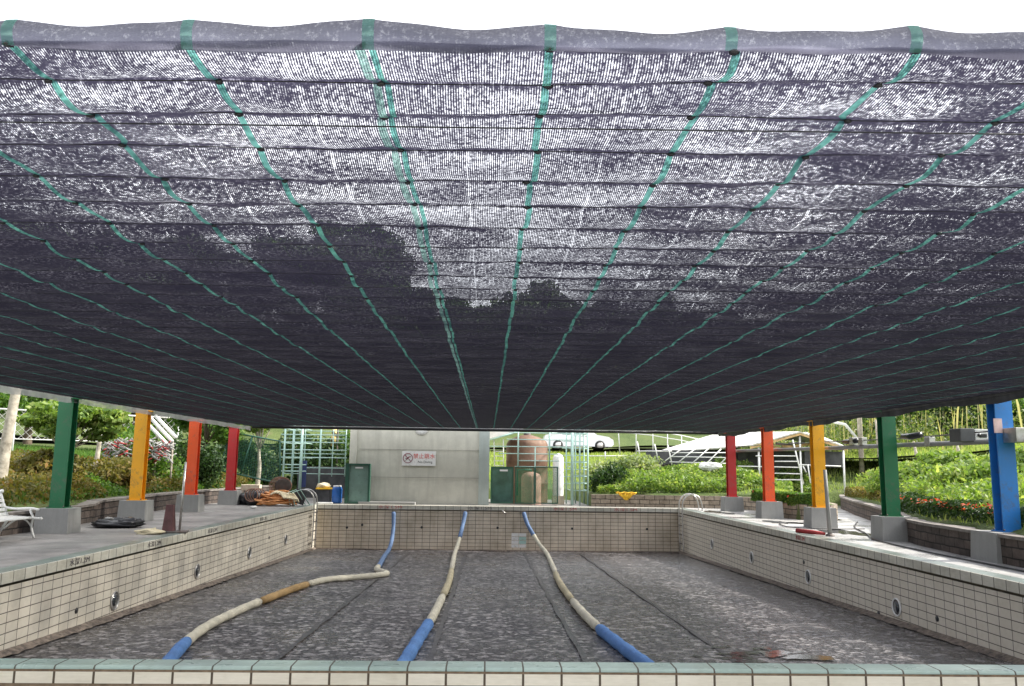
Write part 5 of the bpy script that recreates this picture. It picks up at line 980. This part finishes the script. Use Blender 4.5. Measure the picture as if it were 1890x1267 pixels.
def netmat():
    t = NT('knitted_net'); c = t.n('ShaderNodeTexCoord'); sp_ = t.n('ShaderNodeSeparateXYZ'); t.l(c.outputs['Object'], sp_.inputs[0]); x, y = sp_.outputs[0], sp_.outputs[1]
    uvs = t.n('ShaderNodeSeparateXYZ'); t.l(c.outputs['UV'], uvs.inputs[0]); kk = uvs.outputs[1]
    warp = t.noise(c.outputs['Object'], 5, 2)
    s_ = t.math('SINE', t.math('MULTIPLY', t.math('ADD', x, t.math('MULTIPLY', warp, .010)), 2*math.pi/.0088)); s_ = t.math('MULTIPLY_ADD', s_, .5, .5)
    frac = t.noise(t.coord('Object', (1, 1.3, 1)), 45, 5, .80); fine = t.noise(t.coord('Object', (1, .6, 1)), 130, 2, .7); big = t.noise(t.coord('Object', (.8, 2.0, 1)), 2.0, 4, .6)
    geo = t.n('ShaderNodeNewGeometry'); vi = t.n('ShaderNodeSeparateXYZ'); t.l(geo.outputs['Incoming'], vi.inputs[0])   # thick threads close up when seen slantwise
    az = t.math('MAXIMUM', t.math('ABSOLUTE', vi.outputs[2]), .04); lx = t.math('DIVIDE', t.math('ABSOLUTE', vi.outputs[0]), az); ly = t.math('DIVIDE', t.math('ABSOLUTE', vi.outputs[1]), az)
    sa = t.math('SUBTRACT', .44, t.math('MULTIPLY', lx, .13)); sa = t.math('MAXIMUM', sa, .08)
    g = t.math('ADD', t.math('MULTIPLY_ADD', t.math('SUBTRACT', s_, .5), sa, .22), t.math('MULTIPLY', fine, .62)); g = t.math('ADD', g, t.math('MULTIPLY', frac, 1.25)); g = t.math('ADD', g, t.math('MULTIPLY', t.math('SUBTRACT', big, .5), .6))
    thr = t.math('ADD', THR, t.math('ADD', t.math('MULTIPLY', lx, .046), t.math('MULTIPLY', ly, .037)))
    fy = t.math('FRACT', t.math('ADD', kk, t.math('MULTIPLY_ADD', t.noise(t.coord('Object', (1, .1, 1)), 2.5, 3), .12, -.06))); dw = t.math('MINIMUM', fy, t.math('SUBTRACT', 1, fy))
    wv = t.math('SUBTRACT', 1, t.math('MULTIPLY', dw, 12), clamp=True); wfade = t.math('MAXIMUM', t.math('SUBTRACT', 1.25, t.math('DIVIDE', y, 8)), .12); thr = t.math('ADD', thr, t.math('MULTIPLY', t.math('MULTIPLY', t.math('MULTIPLY', wv, wfade), t.ramp(t.noise(t.coord('Object', (1, 3, 1)), 3.5, 4), [(.36, .15), (.62, 1)])), .40))
    fx = t.math('FRACT', t.math('DIVIDE', t.math('ADD', x, -.168+.276+5.52*4), .552)); ds = t.math('MINIMUM', fx, t.math('SUBTRACT', 1, fx)); slit = t.math('LESS_THAN', ds, .012); thr = t.math('SUBTRACT', thr, t.math('MULTIPLY', t.math('MULTIPLY', slit, t.math('LESS_THAN', dw, 10)), .10))
    op = t.math('MULTIPLY', t.math('MULTIPLY', t.math('SUBTRACT', g, thr), 4.2, clamp=True), .87)
    fl2 = t.noise(t.coord('Object', (.6, 1.2, 1)), 1.9, 4, .7); flk = t.math('MULTIPLY', t.ramp(frac, [(.52, 0), (.60, 1)]), t.ramp(fl2, [(.38, .10), (.66, 1)]))  # pale flecks in the thread colour stand in for glints and scattered light
    t.l(t.mix(flk, (.004, .004, .006), (.085, .085, .095)), t.p.inputs['Base Color']); t.p.inputs['Roughness'].default_value = .55
    thin = t.math('MULTIPLY', az, 2.1, clamp=True); tl = t.n('ShaderNodeBsdfTranslucent'); t.l(t.mix(t.math('MULTIPLY', thin, thin), t.mix(flk, (.0025, .0024, .004), (.040, .039, .046)), t.mix(flk, (.050, .047, .078), (.24, .23, .30))), tl.inputs[0]); m1 = t.n('ShaderNodeMixShader'); m1.inputs[0].default_value = .6; t.p.inputs['Specular IOR Level'].default_value = .15; t.l(t.p.outputs[0], m1.inputs[1]); t.l(tl.outputs[0], m1.inputs[2])
    tr = t.n('ShaderNodeBsdfTransparent'); ms = t.n('ShaderNodeMixShader'); t.l(op, ms.inputs[0]); t.l(m1.outputs[0], ms.inputs[1]); t.l(tr.outputs[0], ms.inputs[2]); t.l(ms.outputs[0], t.o.inputs[0]); return t.m
THR = 1.08
no = np_mesh('net_cloth', Vn, np.stack([i, i+1, i+nx+1, i+nx], 1), netmat(), net, smooth=True, uv=np.stack([X.ravel(), K.ravel()], 1))
def bandmat(name, col, tcol):
    t = NT(name); v = t.coord('Object'); geo = t.n('ShaderNodeNewGeometry'); vi = t.n('ShaderNodeSeparateXYZ'); t.l(geo.outputs['Incoming'], vi.inputs[0]); thin = t.math('MULTIPLY_ADD', t.math('ABSOLUTE', vi.outputs[2]), 2.0, .12, clamp=True)
    c = t.mix(t.noise(v, 60, 3), tuple(x*.75 for x in col), col); c = t.mix(t.math('MULTIPLY', t.ramp(t.noise(v, 3.1, 6, .8), [(.45, 0), (.62, 1)]), .5), c, tuple(x*.35 for x in col)); t.sub(c, .6, spec=.2); tl = t.n('ShaderNodeBsdfTranslucent'); t.l(t.mix(thin, tuple(x*.12 for x in tcol), tcol), tl.inputs[0]); m1 = t.n('ShaderNodeMixShader'); m1.inputs[0].default_value = .7; t.l(t.p.outputs[0], m1.inputs[1]); t.l(tl.outputs[0], m1.inputs[2]); tr = t.n('ShaderNodeBsdfTransparent'); tr.inputs[0].default_value = (*[min(1, q*2.6) for q in tcol], 1); ms = t.n('ShaderNodeMixShader'); ms.inputs[0].default_value = .30; t.l(m1.outputs[0], ms.inputs[1]); t.l(tr.outputs[0], ms.inputs[2]); t.l(ms.outputs[0], t.o.inputs[0]); return t.m
M['band'] = bandmat('green_band', (.05, .27, .20), (.18, .50, .40)); M['band2'] = bandmat('pale_band', (.15, .42, .34), (.34, .62, .54))
def band(x0, wd, mat, jit=0):
    yy = np.interp(ks, np.arange(len(WT)), WT); wob = (.010*np.sin(yy*2.1+x0*3)+.005*np.sin(yy*5.3+x0))*np.clip(1.2-yy/10, .35, 1)+.012*np.sin(np.floor(ks)*2.7+x0*2)*np.clip(1.2-yy/9, .2, 1); ww = wd/2*(1-.22*(np.minimum(ks % 1, 1-ks % 1) < .1))
    L = np.stack([x0+wob-ww, wy(ks, x0+wob-ww), nz_(x0+wob-ww, ks)-.005], 1); Rr = np.stack([x0+wob+ww, wy(ks, x0+wob+ww), nz_(x0+wob+ww, ks)-.005], 1)
    V = np.empty((2*len(ks), 3)); V[0::2] = L; V[1::2] = Rr; k = np.arange(len(ks)-1)
    return np_mesh('green_band', V, np.stack([2*k, 2*k+1, 2*k+3, 2*k+2], 1), mat, net, smooth=True)
x = .168
for k in range(-15, 15):
    xb = .168+.552*k
    if NX0+.05 < xb < NX1-.05:
        if k == -1: band(xb-.016, .030, M['band2'], jit=1); band(xb+.022, .022, M['band'], jit=1)
        elif k == -10: band(xb-.016, .028, M['band'], jit=1); band(xb+.02, .024, M['band'], jit=1)
        else: band(xb, .027, M['band'], jit=1)
# tie knots where bands pass the wires near the camera; the wires themselves
for k in range(nw+1):
    xx = np.linspace(NX0, NX1, 40); m = MB(); m.tube([(a_, float(wy(float(k), a_)), float(nz_(a_, float(k)))-.004) for a_ in xx], .0022, 5); m.build('support_wire', M['black'], net)
    if k < 12:                          # net wrapped round the wire where each band crosses
        m = MB()
        for j in range(-5, 6):
            xb = .168+.552*j+.012*math.sin(k*2.7+j); m.blob((xb+.008*math.sin(j*3+k), float(wy(float(k), xb)), float(nz_(xb, float(k)))-.010), (.015, .014, .008), rng, .2, 8, 6)
        o = m.build('wire_ties', M['black'], net); o['kind'] = 'stuff'
m = MB(); m.tube([(NX0, 3.10, 2.53), (NX1, 2.66, 2.53)], .003, 5); m.build('taut_wire', M['black'], net)
# hem: folded net roll along the near edge
def hemmat():
    t = NT('folded_hem'); v = t.coord('Object'); sx_ = t.n('ShaderNodeSeparateXYZ'); t.l(v, sx_.inputs[0]); s_ = t.math('MULTIPLY_ADD', t.math('SINE', t.math('MULTIPLY', sx_.outputs[0], 2*math.pi/.012)), .5, .5)
    c = t.mix(t.math('MULTIPLY', s_, .6), (.085, .083, .125), (.15, .15, .19)); t.sub(c, .8); tl = t.n('ShaderNodeBsdfTranslucent'); t.l(t.mix(t.ramp(t.noise(t.coord('Object', (1, 1, 4)), 3, 5), [(.35, 0), (.65, 1)]), (.13, .13, .19), (.25, .25, .33)), tl.inputs[0]); m1 = t.n('ShaderNodeMixShader'); m1.inputs[0].default_value = .8; t.l(t.p.outputs[0], m1.inputs[1]); t.l(tl.outputs[0], m1.inputs[2])
    op = t.math('ADD', .04, t.math('MULTIPLY', t.ramp(t.noise(v, 60, 7, .85), [(.53, 0), (.62, 1)]), .14)); tr = t.n('ShaderNodeBsdfTransparent'); ms = t.n('ShaderNodeMixShader'); t.l(op, ms.inputs[0]); t.l(m1.outputs[0], ms.inputs[1]); t.l(tr.outputs[0], ms.inputs[2]); t.l(ms.outputs[0], t.o.inputs[0]); return t.m
xs2 = np.linspace(NX0, NX1, 500); rows = 9; V = []
def hem_pt(xx, v):
    g = ((xx-.168)/.552) % 1.0; pk = np.minimum(g, 1-g)*2; top = .094-.026*np.sin(pk*math.pi/2)**.8*(.85+.25*math.sin(3)); bot = .012*np.sin(xx*2.3)-.012*pk
    return wy(0.0, xx)-.004-.018*np.sin(v*math.pi)+.006*np.sin(xx*9+v*2)*v, 2.555+bot*(1-v)+top*v+.003*np.sin(xx*21)*v
for j in range(rows):
    v = j/(rows-1); yy, zz = hem_pt(xs2, v); V.append(np.stack([xs2, yy, zz], 1))
V = np.concatenate(V); nx = len(xs2); i = (np.arange(rows-1)[:, None]*nx+np.arange(nx-1)[None]).ravel(); hem = np_mesh('hem', V, np.stack([i, i+1, i+nx+1, i+nx], 1), hemmat(), net, smooth=True)
for k in range(-8, 9):
    xb = .168+.552*k; V = []; 
    for j in range(rows):
        v = j/(rows-1)
        for s_ in (-.018, .018): yy, zz = hem_pt(np.array([xb+s_]), v); V.append((xb+s_, float(yy[0])-.004, float(zz[0])))
    np_mesh('hem_band', V, [(2*j, 2*j+1, 2*j+3, 2*j+2) for j in range(rows-1)], M['band2'], net)
# side edges
M['wband'] = bandmat('white_edge_cloth', (.7, .7, .7), (.85, .85, .85)); m = MB(); pts = [(NX0+.0, y, 2.455+.008*math.sin(y*4)) for y in np.arange(NY0, NY1, .25)]
for k, (a_, b_) in enumerate(zip(pts[:-1], pts[1:])): h_ = [.062+.008*math.sin(q*1.7) for q in (k, k+1)]; m.quad((a_[0], a_[1], a_[2]-h_[0]), (b_[0], b_[1], b_[2]-h_[1]), (b_[0], b_[1], b_[2]+h_[1]), (a_[0], a_[1], a_[2]+h_[0]))
m.build('white_edge_cloth', M['wband'], net)
m = MB(); V = []
for k, y in enumerate(np.arange(NY0, NY1, .2)): V.append(((NX1-.02, y, 2.53), (NX1-.02+.01*math.sin(y*3), y, 2.38+.025*math.sin(y*1.9)+.01*math.sin(y*6))))
for a_, b_ in zip(V[:-1], V[1:]): m.quad(a_[0], b_[0], b_[1], a_[1])
m.build('side_valance', M['dark'], net)
m = MB(); m.tube([(NX1, NY0, 2.50), (NX1, NY1, 2.50)], .045, 8); m.build('edge_beam', M['dark'], net)
m = MB(); m.tube([(NX0, NY1+.02, 2.52), (NX1, NY1+.02, 2.52)], .05, 8); m.build('edge_beam', M['black'], net)
